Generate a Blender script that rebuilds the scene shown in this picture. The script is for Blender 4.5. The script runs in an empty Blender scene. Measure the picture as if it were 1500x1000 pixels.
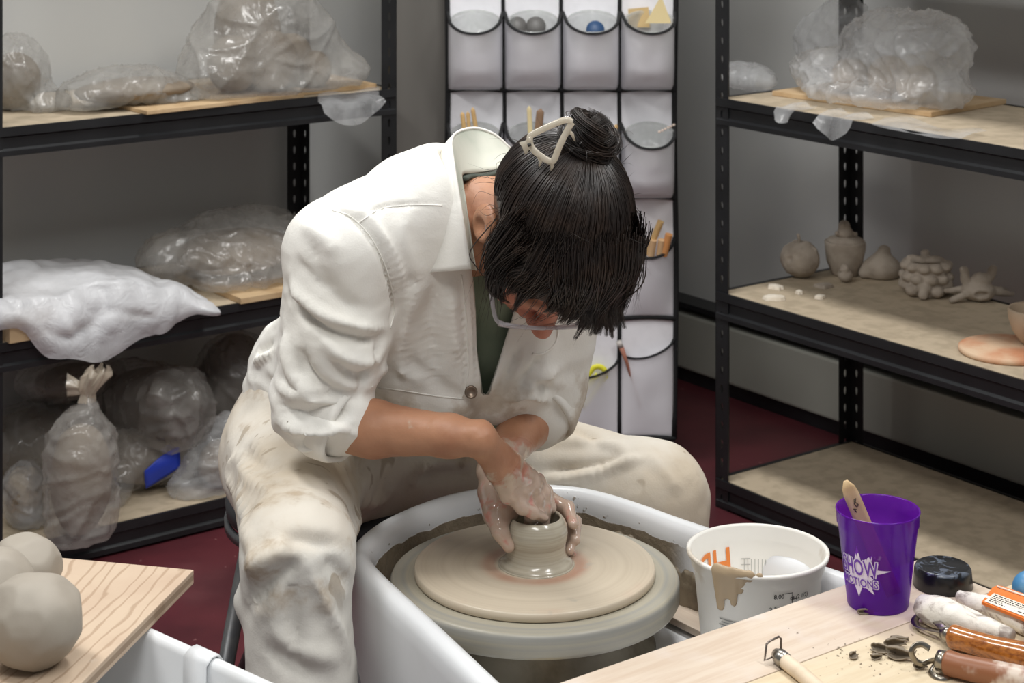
import bpy, bmesh, math, random
import numpy as np
from mathutils import Vector, Matrix, Quaternion
from mathutils.bvhtree import BVHTree

sc = bpy.context.scene
C = sc.collection
random.seed(7)
PI = math.pi

# ------------------------------------------------------------------ camera (shift lens, level camera 1.43 m up)
FL = 2780.0            # focal length in pixels of the 1500 px wide frame
CAMZ = 1.43
HOR = -260.0           # image row of the horizon
cam_d = bpy.data.cameras.new('camera')
cam = bpy.data.objects.new('camera', cam_d)
C.objects.link(cam)
cam.location = (0, 0, CAMZ)
cam.rotation_euler = (PI / 2, 0, 0)
cam_d.sensor_width = 36.0
cam_d.lens = 36.0 * FL / 1500.0
cam_d.shift_y = (HOR - 500.0) / 1500.0
cam_d.clip_start = 0.05
cam_d.dof.use_dof = True
cam_d.dof.focus_distance = 2.32
cam_d.dof.aperture_fstop = 13.0
sc.camera = cam

# ------------------------------------------------------------------ world, ceiling lamps, exposure
sc.view_settings.view_transform = 'Standard'
sc.view_settings.look = 'None'
sc.view_settings.gamma = 1.0
sc.view_settings.exposure = 0.0
w = bpy.data.worlds.new('room_ambient')
sc.world = w
w.use_nodes = True
w.node_tree.nodes['Background'].inputs[0].default_value = (0.96, 0.985, 1.0, 1)
w.node_tree.nodes['Background'].inputs[1].default_value = 0.21
try:
    sc.cycles.use_denoising = True
except Exception:
    pass


def area(name, loc, sx, sy, power, rotz=0.0, col=(1.0, 0.993, 0.972)):
    l = bpy.data.lights.new(name, 'AREA')
    l.shape = 'RECTANGLE'
    l.size = sx
    l.size_y = sy
    l.energy = power
    l.color = col
    o = bpy.data.objects.new(name, l)
    C.objects.link(o)
    o.location = loc
    o.rotation_euler = (0, 0, rotz)
    return o


LR = math.radians(-53.35)        # the lamps run along the right wall, 1.67 m apart
area('ceiling_lamp_back', (0.09, 3.18, 2.75), 1.2, 0.32, 36, LR)
area('ceiling_lamp_left', (-1.25, 2.18, 2.75), 1.2, 0.32, 33, LR)
area('ceiling_lamp_right', (1.28, 1.58, 2.75), 1.2, 0.32, 25, LR)
area('ceiling_lamp_camera', (-0.06, 0.58, 2.75), 1.2, 0.60, 31, LR)

# ------------------------------------------------------------------ frames of reference
RC, RS = 0.8025, 0.5967          # the room is turned 36.6 degrees to the camera
ROOM = math.atan2(RS, RC)


def P(px, py, d):                # point seen at pixel (px, py), d metres in front of the camera
    return Vector(((px - 750) * d / FL, d, CAMZ - (py - HOR) * d / FL))


def PZ(px, py, z):               # the same, on the level plane z
    return P(px, py, (CAMZ - z) * FL / (py - HOR))


def DN(D, N, z):                 # room frame: D along the left wall, N towards it
    return Vector((D * RC - N * RS, D * RS + N * RC, z))


def V(*a):
    return Vector(a)


# ------------------------------------------------------------------ materials
def lin(c):
    return tuple(((v / 255) / 12.92 if v / 255 <= 0.04045 else ((v / 255 + 0.055) / 1.055) ** 2.4) for v in c) + (1.0,)


class NT:
    def __init__(s, name):
        s.m = bpy.data.materials.new(name)
        s.m.use_nodes = True
        s.n = s.m.node_tree.nodes
        s.l = s.m.node_tree.links
        s.b = s.n['Principled BSDF']
        s.out = s.n['Material Output']
        s.tc = s.n.new('ShaderNodeTexCoord')

    def link(s, a, b):
        s.l.new(a, b)

    def mapping(s, scale=(1, 1, 1), rot=(0, 0, 0), loc=(0, 0, 0)):
        m = s.n.new('ShaderNodeMapping')
        m.inputs['Scale'].default_value = scale
        m.inputs['Rotation'].default_value = rot
        m.inputs['Location'].default_value = loc
        s.link(s.tc.outputs['Object'], m.inputs['Vector'])
        return m.outputs[0]

    def noise(s, scale, detail=4, rough=0.55, vec=None, dist=0.0):
        t = s.n.new('ShaderNodeTexNoise')
        t.inputs['Scale'].default_value = scale
        t.inputs['Detail'].default_value = detail
        t.inputs['Roughness'].default_value = rough
        t.inputs['Distortion'].default_value = dist
        s.link(vec or s.tc.outputs['Object'], t.inputs['Vector'])
        return t.outputs['Fac']

    def ramp(s, fac, lo, hi):
        r = s.n.new('ShaderNodeMapRange')
        r.interpolation_type = 'SMOOTHSTEP'
        r.inputs['From Min'].default_value = lo
        r.inputs['From Max'].default_value = hi
        s.link(fac, r.inputs['Value'])
        return r.outputs[0]

    def math(s, op, a, b=None):
        m = s.n.new('ShaderNodeMath')
        m.operation = op
        for i, v in enumerate((a, b)):
            if v is None:
                continue
            if isinstance(v, (int, float)):
                m.inputs[i].default_value = v
            else:
                s.link(v, m.inputs[i])
        return m.outputs[0]

    def mix(s, fac, a, b):
        m = s.n.new('ShaderNodeMix')
        m.data_type = 'RGBA'
        if isinstance(fac, (int, float)):
            m.inputs[0].default_value = fac
        else:
            s.link(fac, m.inputs[0])
        for i, v in ((6, a), (7, b)):
            if isinstance(v, tuple):
                m.inputs[i].default_value = v
            else:
                s.link(v, m.inputs[i])
        return m.outputs[2]

    def sep(s):
        x = s.n.new('ShaderNodeSeparateXYZ')
        s.link(s.tc.outputs['Object'], x.inputs[0])
        return x.outputs

    def color(s, c):
        if isinstance(c, tuple):
            s.b.inputs['Base Color'].default_value = c
        else:
            s.link(c, s.b.inputs['Base Color'])

    def bump(s, h, strength=0.3, dist=0.002):
        b = s.n.new('ShaderNodeBump')
        b.inputs['Strength'].default_value = strength
        b.inputs['Distance'].default_value = dist
        s.link(h, b.inputs['Height'])
        s.link(b.outputs[0], s.b.inputs['Normal'])

    def set(s, **k):
        for n, v in k.items():
            s.b.inputs[n.replace('_', ' ')].default_value = v


def mat(name, col, rough=0.5, metal=0.0, col2=None, vscale=12, lo=0.4, hi=0.65, bump=0.0, bscale=80, bdist=0.002, coat=0.0, detail=4):
    t = NT(name)
    c = lin(col)
    if col2:
        t.color(t.mix(t.ramp(t.noise(vscale, detail), lo, hi), c, lin(col2)))
    else:
        t.color(c)
    t.set(Roughness=rough, Metallic=metal)
    if coat:
        t.b.inputs['Coat Weight'].default_value = coat
        t.b.inputs['Coat Roughness'].default_value = 0.1
    if bump:
        t.bump(t.noise(bscale, 5), bump, bdist)
    return t.m


def film(name, tint, opacity, rough=0.22, noise_lo=0.0, translucent=0.35, coat=0.7):
    """thin plastic sheet: some light passes straight through, the rest scatters or glints"""
    t = NT(name)
    t.color(lin(tint))
    t.set(Roughness=rough)
    t.b.inputs['Specular IOR Level'].default_value = 0.8
    t.b.inputs['Coat Weight'].default_value = coat
    t.b.inputs['Coat Roughness'].default_value = 0.07
    t.bump(t.noise(34, 3, 0.6, None, 1.0), 0.5, 0.005)
    tr = t.n.new('ShaderNodeBsdfTransparent')
    tl = t.n.new('ShaderNodeBsdfTranslucent')
    tl.inputs[0].default_value = lin(tint)
    m1 = t.n.new('ShaderNodeMixShader')
    m1.inputs[0].default_value = translucent
    t.link(t.b.outputs[0], m1.inputs[1])
    t.link(tl.outputs[0], m1.inputs[2])
    m2 = t.n.new('ShaderNodeMixShader')
    f = t.noise(14, 3)
    r = t.n.new('ShaderNodeMapRange')
    r.inputs['From Min'].default_value = 0.3
    r.inputs['From Max'].default_value = 0.7
    r.inputs['To Min'].default_value = max(0.0, opacity - 0.15)
    r.inputs['To Max'].default_value = min(1.0, opacity + 0.15)
    t.link(f, r.inputs['Value'])
    t.link(r.outputs[0], m2.inputs[0])
    t.link(tr.outputs[0], m2.inputs[1])
    t.link(m1.outputs[0], m2.inputs[2])
    t.link(m2.outputs[0], t.out.inputs['Surface'])
    return t.m


M = {}
M['black_steel'] = mat('black_steel', (24, 25, 27), 0.38, 0.0, (34, 35, 37), 6, bump=0.05)
M['particle_board'] = mat('particle_board', (186, 170, 146), 0.75, 0, (170, 155, 132), 30, bump=0.1, bscale=300)
M['ware_board'] = mat('ware_board', (200, 172, 134), 0.7, 0, (180, 150, 112), 14, bump=0.1)
M['white_plastic'] = mat('white_plastic', (226, 228, 230), 0.32, 0, (214, 214, 212), 5, 0.5, 0.8)
M['clay_grey'] = mat('clay_grey', (176, 166, 152), 0.72, 0, (160, 150, 136), 9, bump=0.25, bscale=40, bdist=0.004)
M['clay_bagged'] = mat('clay_bagged', (112, 100, 86), 0.7, 0, (138, 124, 106), 8, bump=0.2)
M['clay_brown'] = mat('clay_brown', (128, 116, 100), 0.7, 0, (146, 132, 114), 8, bump=0.2)
M['greenware'] = mat('greenware', (176, 164, 150), 0.85, 0, (160, 148, 134), 30, bump=0.3, bscale=120)
M['shard_white'] = mat('shard_white', (224, 214, 198), 0.85, 0, (206, 194, 176), 20)
M['film_clear'] = film('film_clear', (232, 233, 234), 0.38, 0.13)
M['film_grey'] = film('film_grey', (194, 192, 187), 0.42, 0.2)
M['film_white'] = film('film_white', (232, 233, 236), 0.92, 0.42, translucent=0.25, coat=0.12)
M['film_bag'] = film('film_bag', (206, 202, 196), 0.38, 0.14)
M['fabric_black'] = mat('fabric_black', (20, 20, 22), 0.85)
M['fabric_mesh'] = mat('fabric_mesh', (238, 237, 241), 0.8, 0, (233, 232, 236), 30, bump=0.2, bscale=600)
M['wood_stick'] = mat('wood_stick', (214, 178, 122), 0.6, 0, (196, 156, 100), 20)
M['wood_brown'] = mat('wood_brown', (146, 116, 90), 0.6, 0, (126, 98, 74), 20)
M['steel'] = mat('steel', (168, 164, 156), 0.28, 1.0, (140, 132, 120), 40)
M['stool_steel'] = mat('stool_steel', (72, 74, 78), 0.4, 0.3, (92, 92, 92), 30)
M['stool_vinyl'] = mat('stool_vinyl', (30, 32, 38), 0.5)


# ------------------------------------------------------------------ mesh builder
class MB:
    def __init__(s):
        s.v, s.f, s.sm = [], [], []

    def add(s, vs, fs, smooth=False):
        o = len(s.v)
        s.v += [tuple(p) for p in vs]
        s.f += [tuple(i + o for i in f) for f in fs]
        s.sm += [smooth] * len(fs)
        return s

    def box(s, lo, hi, R=None, o=(0, 0, 0), bevel=0.0):
        o = Vector(o)
        if bevel > 0:
            bm = bmesh.new()
            bmesh.ops.create_cube(bm, size=1.0)
            for v in bm.verts:
                v.co = Vector([lo[i] + (v.co[i] + 0.5) * (hi[i] - lo[i]) for i in range(3)])
            bmesh.ops.bevel(bm, geom=bm.edges[:], offset=bevel, segments=2, affect='EDGES', profile=0.6)
            bm.verts.index_update()
            vs = [v.co.copy() for v in bm.verts]
            fs = [[v.index for v in f.verts] for f in bm.faces]
            bm.free()
        else:
            vs = [Vector((x, y, z)) for x in (lo[0], hi[0]) for y in (lo[1], hi[1]) for z in (lo[2], hi[2])]
            fs = [(0, 1, 3, 2), (4, 6, 7, 5), (0, 4, 5, 1), (2, 3, 7, 6), (0, 2, 6, 4), (1, 5, 7, 3)]
        if R is not None:
            vs = [R @ v for v in vs]
        return s.add([v + o for v in vs], fs)

    def tube(s, pts, rad, n=10, cap=True, flat=1.0, up=None, smooth=True):
        pts = [Vector(p) for p in pts]
        if not hasattr(rad, '__len__'):
            rad = [rad] * len(pts)
        vs, fs = [], []
        ref = Vector(up) if up is not None else None
        prev = None
        for i, p in enumerate(pts):
            t = (pts[min(i + 1, len(pts) - 1)] - pts[max(i - 1, 0)])
            if t.length < 1e-9:
                t = Vector((0, 0, 1))
            t.normalize()
            if prev is None:
                a = ref if ref is not None and abs(ref.normalized().dot(t)) < 0.98 else (Vector((0, 0, 1)) if abs(t.z) < 0.9 else Vector((1, 0, 0)))
                x = (a - t * a.dot(t)).normalized()
            else:
                x = prev - t * prev.dot(t)
                x = x.normalized() if x.length > 1e-6 else t.orthogonal().normalized()
            prev = x
            y = t.cross(x)
            for k in range(n):
                a = 2 * PI * k / n
                vs.append(p + x * (math.cos(a) * rad[i] * flat) + y * (math.sin(a) * rad[i]))
        for i in range(len(pts) - 1):
            for k in range(n):
                k2 = (k + 1) % n
                fs.append((i * n + k, i * n + k2, (i + 1) * n + k2, (i + 1) * n + k))
        if cap:
            fs.append(tuple(range(n - 1, -1, -1)))
            fs.append(tuple((len(pts) - 1) * n + k for k in range(n)))
        return s.add(vs, fs, smooth)

    def lathe(s, prof, o=(0, 0, 0), n=48, R=None, smooth=True, close=False):
        o = Vector(o)
        vs, fs = [], []
        for r, z in prof:
            for k in range(n):
                a = 2 * PI * k / n
                p = Vector((r * math.cos(a), r * math.sin(a), z))
                if R is not None:
                    p = R @ p
                vs.append(p + o)
        for i in range(len(prof) - 1):
            for k in range(n):
                k2 = (k + 1) % n
                fs.append((i * n + k, i * n + k2, (i + 1) * n + k2, (i + 1) * n + k))
        if prof[0][0] > 1e-6 and not close:
            fs.append(tuple(range(n - 1, -1, -1)))
        if prof[-1][0] > 1e-6 and not close:
            fs.append(tuple((len(prof) - 1) * n + k for k in range(n)))
        if close:
            for k in range(n):
                k2 = (k + 1) % n
                i = len(prof) - 1
                fs.append((i * n + k, i * n + k2, k2, k))
        return s.add(vs, fs, smooth)

    def grid(s, rows, smooth=True, closed=False):
        nr, nc = len(rows), len(rows[0])
        vs = [p for r in rows for p in r]
        fs = []
        for i in range(nr - 1):
            for j in range(nc if closed else nc - 1):
                j2 = (j + 1) % nc
                fs.append((i * nc + j, i * nc + j2, (i + 1) * nc + j2, (i + 1) * nc + j))
        return s.add(vs, fs, smooth)

    def build(s, name, m, parent=None, local=False, solid=0.0, solid_off=-1.0, bev=0.0):
        return link_mesh(name, s.v, s.f, m, parent, s.sm, local, solid, solid_off, bev)


ROOT_M = {}


def root_matrix(o):
    while o.parent is not None:
        o = o.parent
    return Matrix.LocRotScale(o.location, o.rotation_euler, None)


def link_mesh(name, vs, fs, m, parent=None, sm=True, local=False, solid=0.0, solid_off=-1.0, bev=0.0):
    me = bpy.data.meshes.new(name)
    if parent is not None and not local:
        iv = root_matrix(parent).inverted()
        vs = [iv @ Vector(v) for v in vs]
    me.from_pydata([tuple(v) for v in vs], [], [tuple(int(i) for i in f) for f in fs])
    if isinstance(sm, list):
        me.polygons.foreach_set('use_smooth', sm)
    else:
        me.polygons.foreach_set('use_smooth', [bool(sm)] * len(me.polygons))
    me.materials.append(m)
    me.update()
    o = bpy.data.objects.new(name, me)
    C.objects.link(o)
    if parent is not None:
        o.parent = parent
    if solid:
        md = o.modifiers.new('thickness', 'SOLIDIFY')
        md.thickness = solid
        md.offset = solid_off
    if bev:
        md = o.modifiers.new('edge', 'BEVEL')
        md.width = bev
        md.segments = 2
        md.limit_method = 'ANGLE'
    return o


def recenter(o, base):
    """move a mesh's origin to the thing's base"""
    b = Vector(base)
    o.data.transform(Matrix.Translation(-b))
    o.location = b
    return o


def thing(name, label, cat, loc=(0, 0, 0), rotz=0.0, group=None, kind=None):
    o = bpy.data.objects.new(name, None)
    o.empty_display_size = 0.05
    C.objects.link(o)
    o.location = loc
    o.rotation_euler = (0, 0, rotz)
    return tag(o, label, cat, group, kind)


def tag(o, label, cat, group=None, kind=None):
    o['label'] = label
    o['category'] = cat
    if group:
        o['group'] = group
    if kind:
        o['kind'] = kind
    return o


def struct(o, label, cat):
    o['kind'] = 'structure'
    o['label'] = label
    o['category'] = cat
    return o


def dup_tree(o, parent=None):
    c = o.copy()
    C.objects.link(c)
    c.parent = parent
    for ch in list(o.children):
        dup_tree(ch, c)
    return c


# ------------------------------------------------------------------ numpy noise and implicit surfaces
def _hash(ix, iy, iz, seed):
    h = (ix * 374761393 + iy * 668265263 + iz * 2147483647 + seed * 1274126177) & 0xffffffff
    h = ((h ^ (h >> 13)) * 1274126177) & 0xffffffff
    h = h ^ (h >> 16)
    return (h & 0xffff) / 32767.5 - 1.0


def vnoise(p, seed=0):
    p = np.asarray(p, dtype=np.float64)
    i = np.floor(p).astype(np.int64)
    f = p - i
    u = f * f * f * (f * (f * 6 - 15) + 10)
    r = 0
    for dx in (0, 1):
        for dy in (0, 1):
            for dz in (0, 1):
                wgt = (u[:, 0] if dx else 1 - u[:, 0]) * (u[:, 1] if dy else 1 - u[:, 1]) * (u[:, 2] if dz else 1 - u[:, 2])
                r = r + wgt * _hash(i[:, 0] + dx, i[:, 1] + dy, i[:, 2] + dz, seed)
    return r


def fbm(p, seed=0, oct=3):
    r, a = 0, 1.0
    p = np.asarray(p)
    for k in range(oct):
        r = r + a * vnoise(p * (2 ** k), seed + k * 17)
        a *= 0.5
    return r


class SDF:
    def __init__(s, lo, hi, h):
        s.lo = np.array(lo, float)
        s.h = h
        s.n = np.ceil((np.array(hi, float) - s.lo) / h).astype(int) + 1
        s.g = np.full(tuple(s.n), 1.0, np.float32)

    def _region(s, lo, hi):
        a = np.maximum(np.floor((np.array(lo) - s.lo) / s.h).astype(int), 0)
        b = np.minimum(np.ceil((np.array(hi) - s.lo) / s.h).astype(int) + 1, s.n)
        if np.any(b <= a):
            return None, None
        ax = [s.lo[i] + s.h * np.arange(a[i], b[i]) for i in range(3)]
        X, Y, Z = np.meshgrid(*ax, indexing='ij')
        return (slice(a[0], b[0]), slice(a[1], b[1]), slice(a[2], b[2])), np.stack([X, Y, Z], -1).astype(np.float32)

    def _comb(s, sl, d, k, sub=False):
        g = s.g[sl]
        if sub:
            d = -d
            hh = np.clip(0.5 - 0.5 * (g - d) / k, 0, 1)
            s.g[sl] = g * (1 - hh) + d * hh + k * hh * (1 - hh)
        else:
            hh = np.clip(0.5 + 0.5 * (d - g) / k, 0, 1)
            s.g[sl] = d * (1 - hh) + g * hh - k * hh * (1 - hh)

    def cap(s, a, b, ra, rb=None, k=0.02, flat=None, sub=False):
        """tapered capsule; flat = (direction, factor) squeezes it along that direction"""
        rb = ra if rb is None else rb
        a = np.array(a, float)
        b = np.array(b, float)
        m = max(ra, rb) * (max(1.0, flat[1]) if flat else 1.0) + k + 3 * s.h
        sl, p = s._region(np.minimum(a, b) - m, np.maximum(a, b) + m)
        if sl is None:
            return s
        q = p - a
        ba = b - a
        t = np.clip((q @ ba) / max(ba @ ba, 1e-12), 0, 1)
        e = q - t[..., None] * ba
        if flat:
            n = np.array(flat[0], float)
            n /= np.linalg.norm(n)
            en = e @ n
            e = e + n * (en * (1 / flat[1] - 1))[..., None]
        d = np.linalg.norm(e, axis=-1) - (ra + (rb - ra) * t)
        s._comb(sl, d, k, sub)
        return s

    def chain(s, pts, rads, k=0.015, flat=None):
        for i in range(len(pts) - 1):
            s.cap(pts[i], pts[i + 1], rads[i], rads[i + 1], k, flat)
        return s

    def ell(s, c, rad, ax=None, k=0.02, sub=False):
        """ellipsoid, ax = 3 axis vectors (rows)"""
        c = np.array(c, float)
        rad = np.array(rad, float)
        m = rad.max() + k + 3 * s.h
        sl, p = s._region(c - m, c + m)
        if sl is None:
            return s
        q = p - c
        if ax is not None:
            q = q @ np.array(ax, float).T
        k0 = np.linalg.norm(q / rad, axis=-1)
        k1 = np.linalg.norm(q / (rad * rad), axis=-1)
        d = np.where(k1 > 1e-9, k0 * (k0 - 1) / np.maximum(k1, 1e-9), -rad.min())
        s._comb(sl, d, k, sub)
        return s

    def half(s, pt, nrm, k=0.004):
        """cut away everything on the side nrm points to"""
        sl, p = s._region(s.lo, s.lo + s.h * s.n)
        n = np.array(nrm, float)
        n /= np.linalg.norm(n)
        d = -((p - np.array(pt, float)) @ n)
        s._comb(sl, d, k, True)
        return s

    def wedge(s, planes, k=0.003):
        """subtract the intersection of half spaces (pt, outward normal)"""
        sl, p = s._region(s.lo, s.lo + s.h * s.n)
        d = None
        for pt, nrm in planes:
            n = np.array(nrm, float)
            n /= np.linalg.norm(n)
            e = (p - np.array(pt, float)) @ n
            d = e if d is None else np.maximum(d, e)
        s._comb(sl, d, k, True)
        return s

    def mesh(s):
        g = s.g
        g = np.pad(g, 1, constant_values=1.0)
        neg = g < 0
        nx, ny, nz = g.shape
        c = np.zeros((nx - 1, ny - 1, nz - 1), np.int8)
        for dx in (0, 1):
            for dy in (0, 1):
                for dz in (0, 1):
                    c += neg[dx:nx - 1 + dx, dy:ny - 1 + dy, dz:nz - 1 + dz]
        act = np.argwhere((c > 0) & (c < 8))
        idx = -np.ones(c.shape, np.int64)
        idx[tuple(act.T)] = np.arange(len(act))
        acc = np.zeros((len(act), 3))
        cnt = np.zeros(len(act))
        corners = [(dx, dy, dz) for dx in (0, 1) for dy in (0, 1) for dz in (0, 1)]
        for a in corners:
            for ax in range(3):
                if a[ax]:
                    continue
                b = list(a)
                b[ax] = 1
                va = g[act[:, 0] + a[0], act[:, 1] + a[1], act[:, 2] + a[2]].astype(float)
                vb = g[act[:, 0] + b[0], act[:, 1] + b[1], act[:, 2] + b[2]].astype(float)
                x = (va < 0) != (vb < 0)
                t = np.where(x, va / np.where(x, va - vb, 1), 0)
                q = np.zeros((len(act), 3)) + np.array(a)
                q[:, ax] += t
                acc[x] += q[x]
                cnt[x] += 1
        vs = (act + acc / cnt[:, None] - 1) * s.h + s.lo
        faces = []
        for ax in range(3):
            u, v = (ax + 1) % 3, (ax + 2) % 3
            sh = [slice(0, -1) if i == ax else slice(1, -1) for i in range(3)]
            sh2 = [slice(1, None) if i == ax else slice(1, -1) for i in range(3)]
            A, B = neg[tuple(sh)], neg[tuple(sh2)]
            e = np.argwhere(A != B)
            if len(e) == 0:
                continue
            inside = A[tuple(e.T)]
            off = np.array([0 if i == ax else 1 for i in range(3)])
            e = e + off
            quad = []
            for du, dv in ((-1, -1), (0, -1), (0, 0), (-1, 0)):
                q = e.copy()
                q[:, u] += du
                q[:, v] += dv
                quad.append(idx[tuple(q.T)])
            quad = np.stack(quad, 1)
            quad[~inside] = quad[~inside][:, ::-1]
            faces.append(quad)
        return vs, np.concatenate(faces)


def vnormals(vs, fs):
    a, b, c, d = (vs[fs[:, i]] for i in range(4))
    n = np.cross(c - a, d - b)
    r = np.zeros_like(vs)
    for i in range(4):
        np.add.at(r, fs[:, i], n)
    return r / np.maximum(np.linalg.norm(r, axis=1, keepdims=True), 1e-12)


def relax(vs, fs, it=2, w=0.5):
    e = np.concatenate([fs[:, [0, 1]], fs[:, [1, 2]], fs[:, [2, 3]], fs[:, [3, 0]]])
    for _ in range(it):
        acc = np.zeros_like(vs)
        cnt = np.zeros(len(vs))
        np.add.at(acc, e[:, 0], vs[e[:, 1]])
        np.add.at(acc, e[:, 1], vs[e[:, 0]])
        np.add.at(cnt, e[:, 0], 1)
        np.add.at(cnt, e[:, 1], 1)
        vs = vs * (1 - w) + w * acc / np.maximum(cnt, 1)[:, None]
    return vs


def spline(pts, n=8):
    pts = [Vector(p) for p in pts]
    if len(pts) < 3:
        return [pts[0].lerp(pts[-1], i / n) for i in range(n + 1)]
    out = []
    ext = [pts[0] * 2 - pts[1]] + pts + [pts[-1] * 2 - pts[-2]]
    for i in range(1, len(ext) - 2):
        p0, p1, p2, p3 = ext[i - 1:i + 3]
        for k in range(n):
            t = k / n
            out.append(0.5 * ((2 * p1) + (p2 - p0) * t + (2 * p0 - 5 * p1 + 4 * p2 - p3) * t * t + (3 * p1 - p0 - 3 * p2 + p3) * t ** 3))
    out.append(pts[-1])
    return out


def folds(vs, fs, strokes):
    """cloth folds: each stroke is a line on the cloth (found where the sight line of its points meets the cloth), with
    half width and height; positive = ridge, negative = groove"""
    tree = BVHTree.FromPolygons([tuple(v) for v in vs], [tuple(int(i) for i in f) for f in fs])
    cam0 = Vector((0, 0, CAMZ))
    nr = vnormals(vs, fs)
    disp = np.zeros(len(vs))
    for pts, wd, amp in strokes:
        hit = []
        for px, py in pts:
            h = tree.ray_cast(cam0, (P(px, py, 1.0) - cam0).normalized())
            if h[0] is not None:
                hit.append(h[0])
        if len(hit) < 2:
            continue
        sp = np.array([tuple(p) for p in spline(hit, 6)])
        tt = np.linspace(0, 1, len(sp))
        taper = np.clip(np.minimum(tt, 1 - tt) * 4, 0.15, 1)
        lo, hi = sp.min(0) - 3 * wd, sp.max(0) + 3 * wd
        sel = np.where(np.all((vs > lo) & (vs < hi), axis=1))[0]
        if len(sel) == 0:
            continue
        d2 = ((vs[sel][:, None, :] - sp[None]) ** 2).sum(-1)
        j = d2.argmin(1)
        dm = d2[np.arange(len(sel)), j]
        disp[sel] += amp * taper[j] * np.exp(-dm / (wd * wd))
    return vs + nr * disp[:, None]


def crumple(vs, fs, n, amp, width, seed=0, fine=0.0, fscale=30, zmin=None):
    """creased film: ridges along the borders of random cells"""
    rng = np.random.RandomState(seed)
    lo, hi = vs.min(0), vs.max(0)
    pts = vs[rng.choice(len(vs), min(n, len(vs)), replace=False)] + rng.normal(0, 0.1 * (hi - lo).max() / max(2, n ** 0.5), (min(n, len(vs)), 3))
    nr = vnormals(vs, fs)
    Q = np.linalg.qr(rng.normal(size=(3, 3)))[0]
    Q = Q @ np.diag([1.25, 1.0, 0.45]) @ Q.T
    wv_ = np.stack([fbm(vs * 7, seed + s_, 2) for s_ in (1, 2, 3)], 1) * 0.03
    vq, pq = (vs + wv_) @ Q, pts @ Q
    d = np.empty(len(vs))
    cell = np.empty(len(vs), int)
    lev = rng.uniform(-1, 1, len(pts))
    for i in range(0, len(vs), 4000):
        q = np.sqrt(((vq[i:i + 4000, None] - pq[None]) ** 2).sum(-1))
        o = np.partition(q, 1, axis=1)
        d[i:i + 4000] = o[:, 1] - o[:, 0]
        cell[i:i + 4000] = q.argmin(1)
    disp = amp * (np.exp(-d / width) - 0.4) + amp * 0.22 * lev[cell] * (1 - np.exp(-d / width))
    if fine:
        disp += fine * (1 - 2 * np.abs(fbm(vs * fscale, seed, 2)))
    out = vs + nr * disp[:, None]
    if zmin is not None:
        out[:, 2] = np.maximum(out[:, 2], zmin)
    return out
# ------------------------------------------------------------------ floor and walls
t = NT('floor_vinyl')
spk = t.ramp(t.noise(55, 2), 0.70, 0.76)
base = t.mix(t.ramp(t.noise(5, 5), 0.35, 0.7), lin((92, 40, 46)), lin((74, 32, 38)))
dusty = t.mix(t.ramp(t.noise(2.3, 6), 0.55, 0.85), base, lin((116, 70, 72)))
t.color(t.mix(spk, dusty, lin((150, 104, 102))))
t.set(Roughness=0.42)
M['floor'] = t.m
M['wall'] = mat('wall_paint', (196, 196, 193), 0.7, 0, (190, 191, 190), 2, bump=0.04, bscale=200)
M['heater'] = mat('heater_enamel', (176, 176, 166), 0.5)

mb = MB().box((-4, -1, -0.05), (4, 6.5, 0.0))
struct(mb.build('floor', M['floor']), 'dark maroon speckled vinyl floor under the wheel and shelves', 'floor')
R36 = Matrix.Rotation(ROOM, 3, 'Z')
WN, WD = 3.905, 3.309       # left wall at N = WN, right wall at D = WD
mb = MB().box((-2.4, WN, 0), (WD + 0.1, WN + 0.1, 2.8), R36)
struct(mb.build('wall_left', M['wall']), 'pale grey painted wall behind the left shelf', 'wall')
mb = MB().box((WD, -1.2, 0), (WD + 0.1, WN, 2.8), R36)
struct(mb.build('wall_right', M['wall']), 'grey painted wall behind the right shelf', 'wall')

# baseboard heater on the right wall
ht = thing('baseboard_heater', 'low grey metal baseboard heater along the wall behind the right shelf', 'heater', DN(WD, 2.4, 0), ROOM)
mb = MB().box((-0.065, -1.4, 0.035), (-0.002, 1.45, 0.175), bevel=0.006)
mb.build('heater_cover', M['heater'], ht, local=True)
mb = MB().box((-0.068, -1.4, 0.192), (-0.002, 1.45, 0.205)).box((-0.055, -1.4, 0.0), (-0.002, 1.45, 0.034))
mb.build('heater_vent', M['black_steel'], ht, local=True)


# ------------------------------------------------------------------ steel shelving
def post_mesh(H, wdt=0.038, pitch=0.0381, th=0.002):
    """L shaped upright with a column of keyhole slots in each leg, corner at the origin"""
    vs, fs = [], []
    n = int(H / pitch)
    hole = [(0.0, 0.30), (0.09, 0.36), (0.15, 0.52), (0.155, 0.66), (0.09, 0.78), (-0.09, 0.78), (-0.155, 0.66), (-0.15, 0.52), (-0.09, 0.36)]
    out = [(0.0, 0.0), (0.5, 0.0), (0.5, 0.45), (0.5, 1.0), (0.2, 1.0), (-0.2, 1.0), (-0.5, 1.0), (-0.5, 0.45), (-0.5, 0.0)]
    for leg in (0, 1):
        for i in range(n):
            o = len(vs)
            for ring in (out, hole):
                for x, z in ring:
                    a = wdt * (x * (0.6 if ring is hole else 1) + 0.5)
                    zz = (i + z) * pitch
                    vs.append((a, 0, zz) if leg == 0 else (0, a, zz))
            k = len(hole)
            for j in range(k):
                j2 = (j + 1) % k
                f = (o + j, o + j2, o + k + j2, o + k + j)
                fs.append(f if leg == 0 else f[::-1])
    return vs, fs


TIERS = (0.06, 0.45, 0.855, 1.30)


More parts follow.
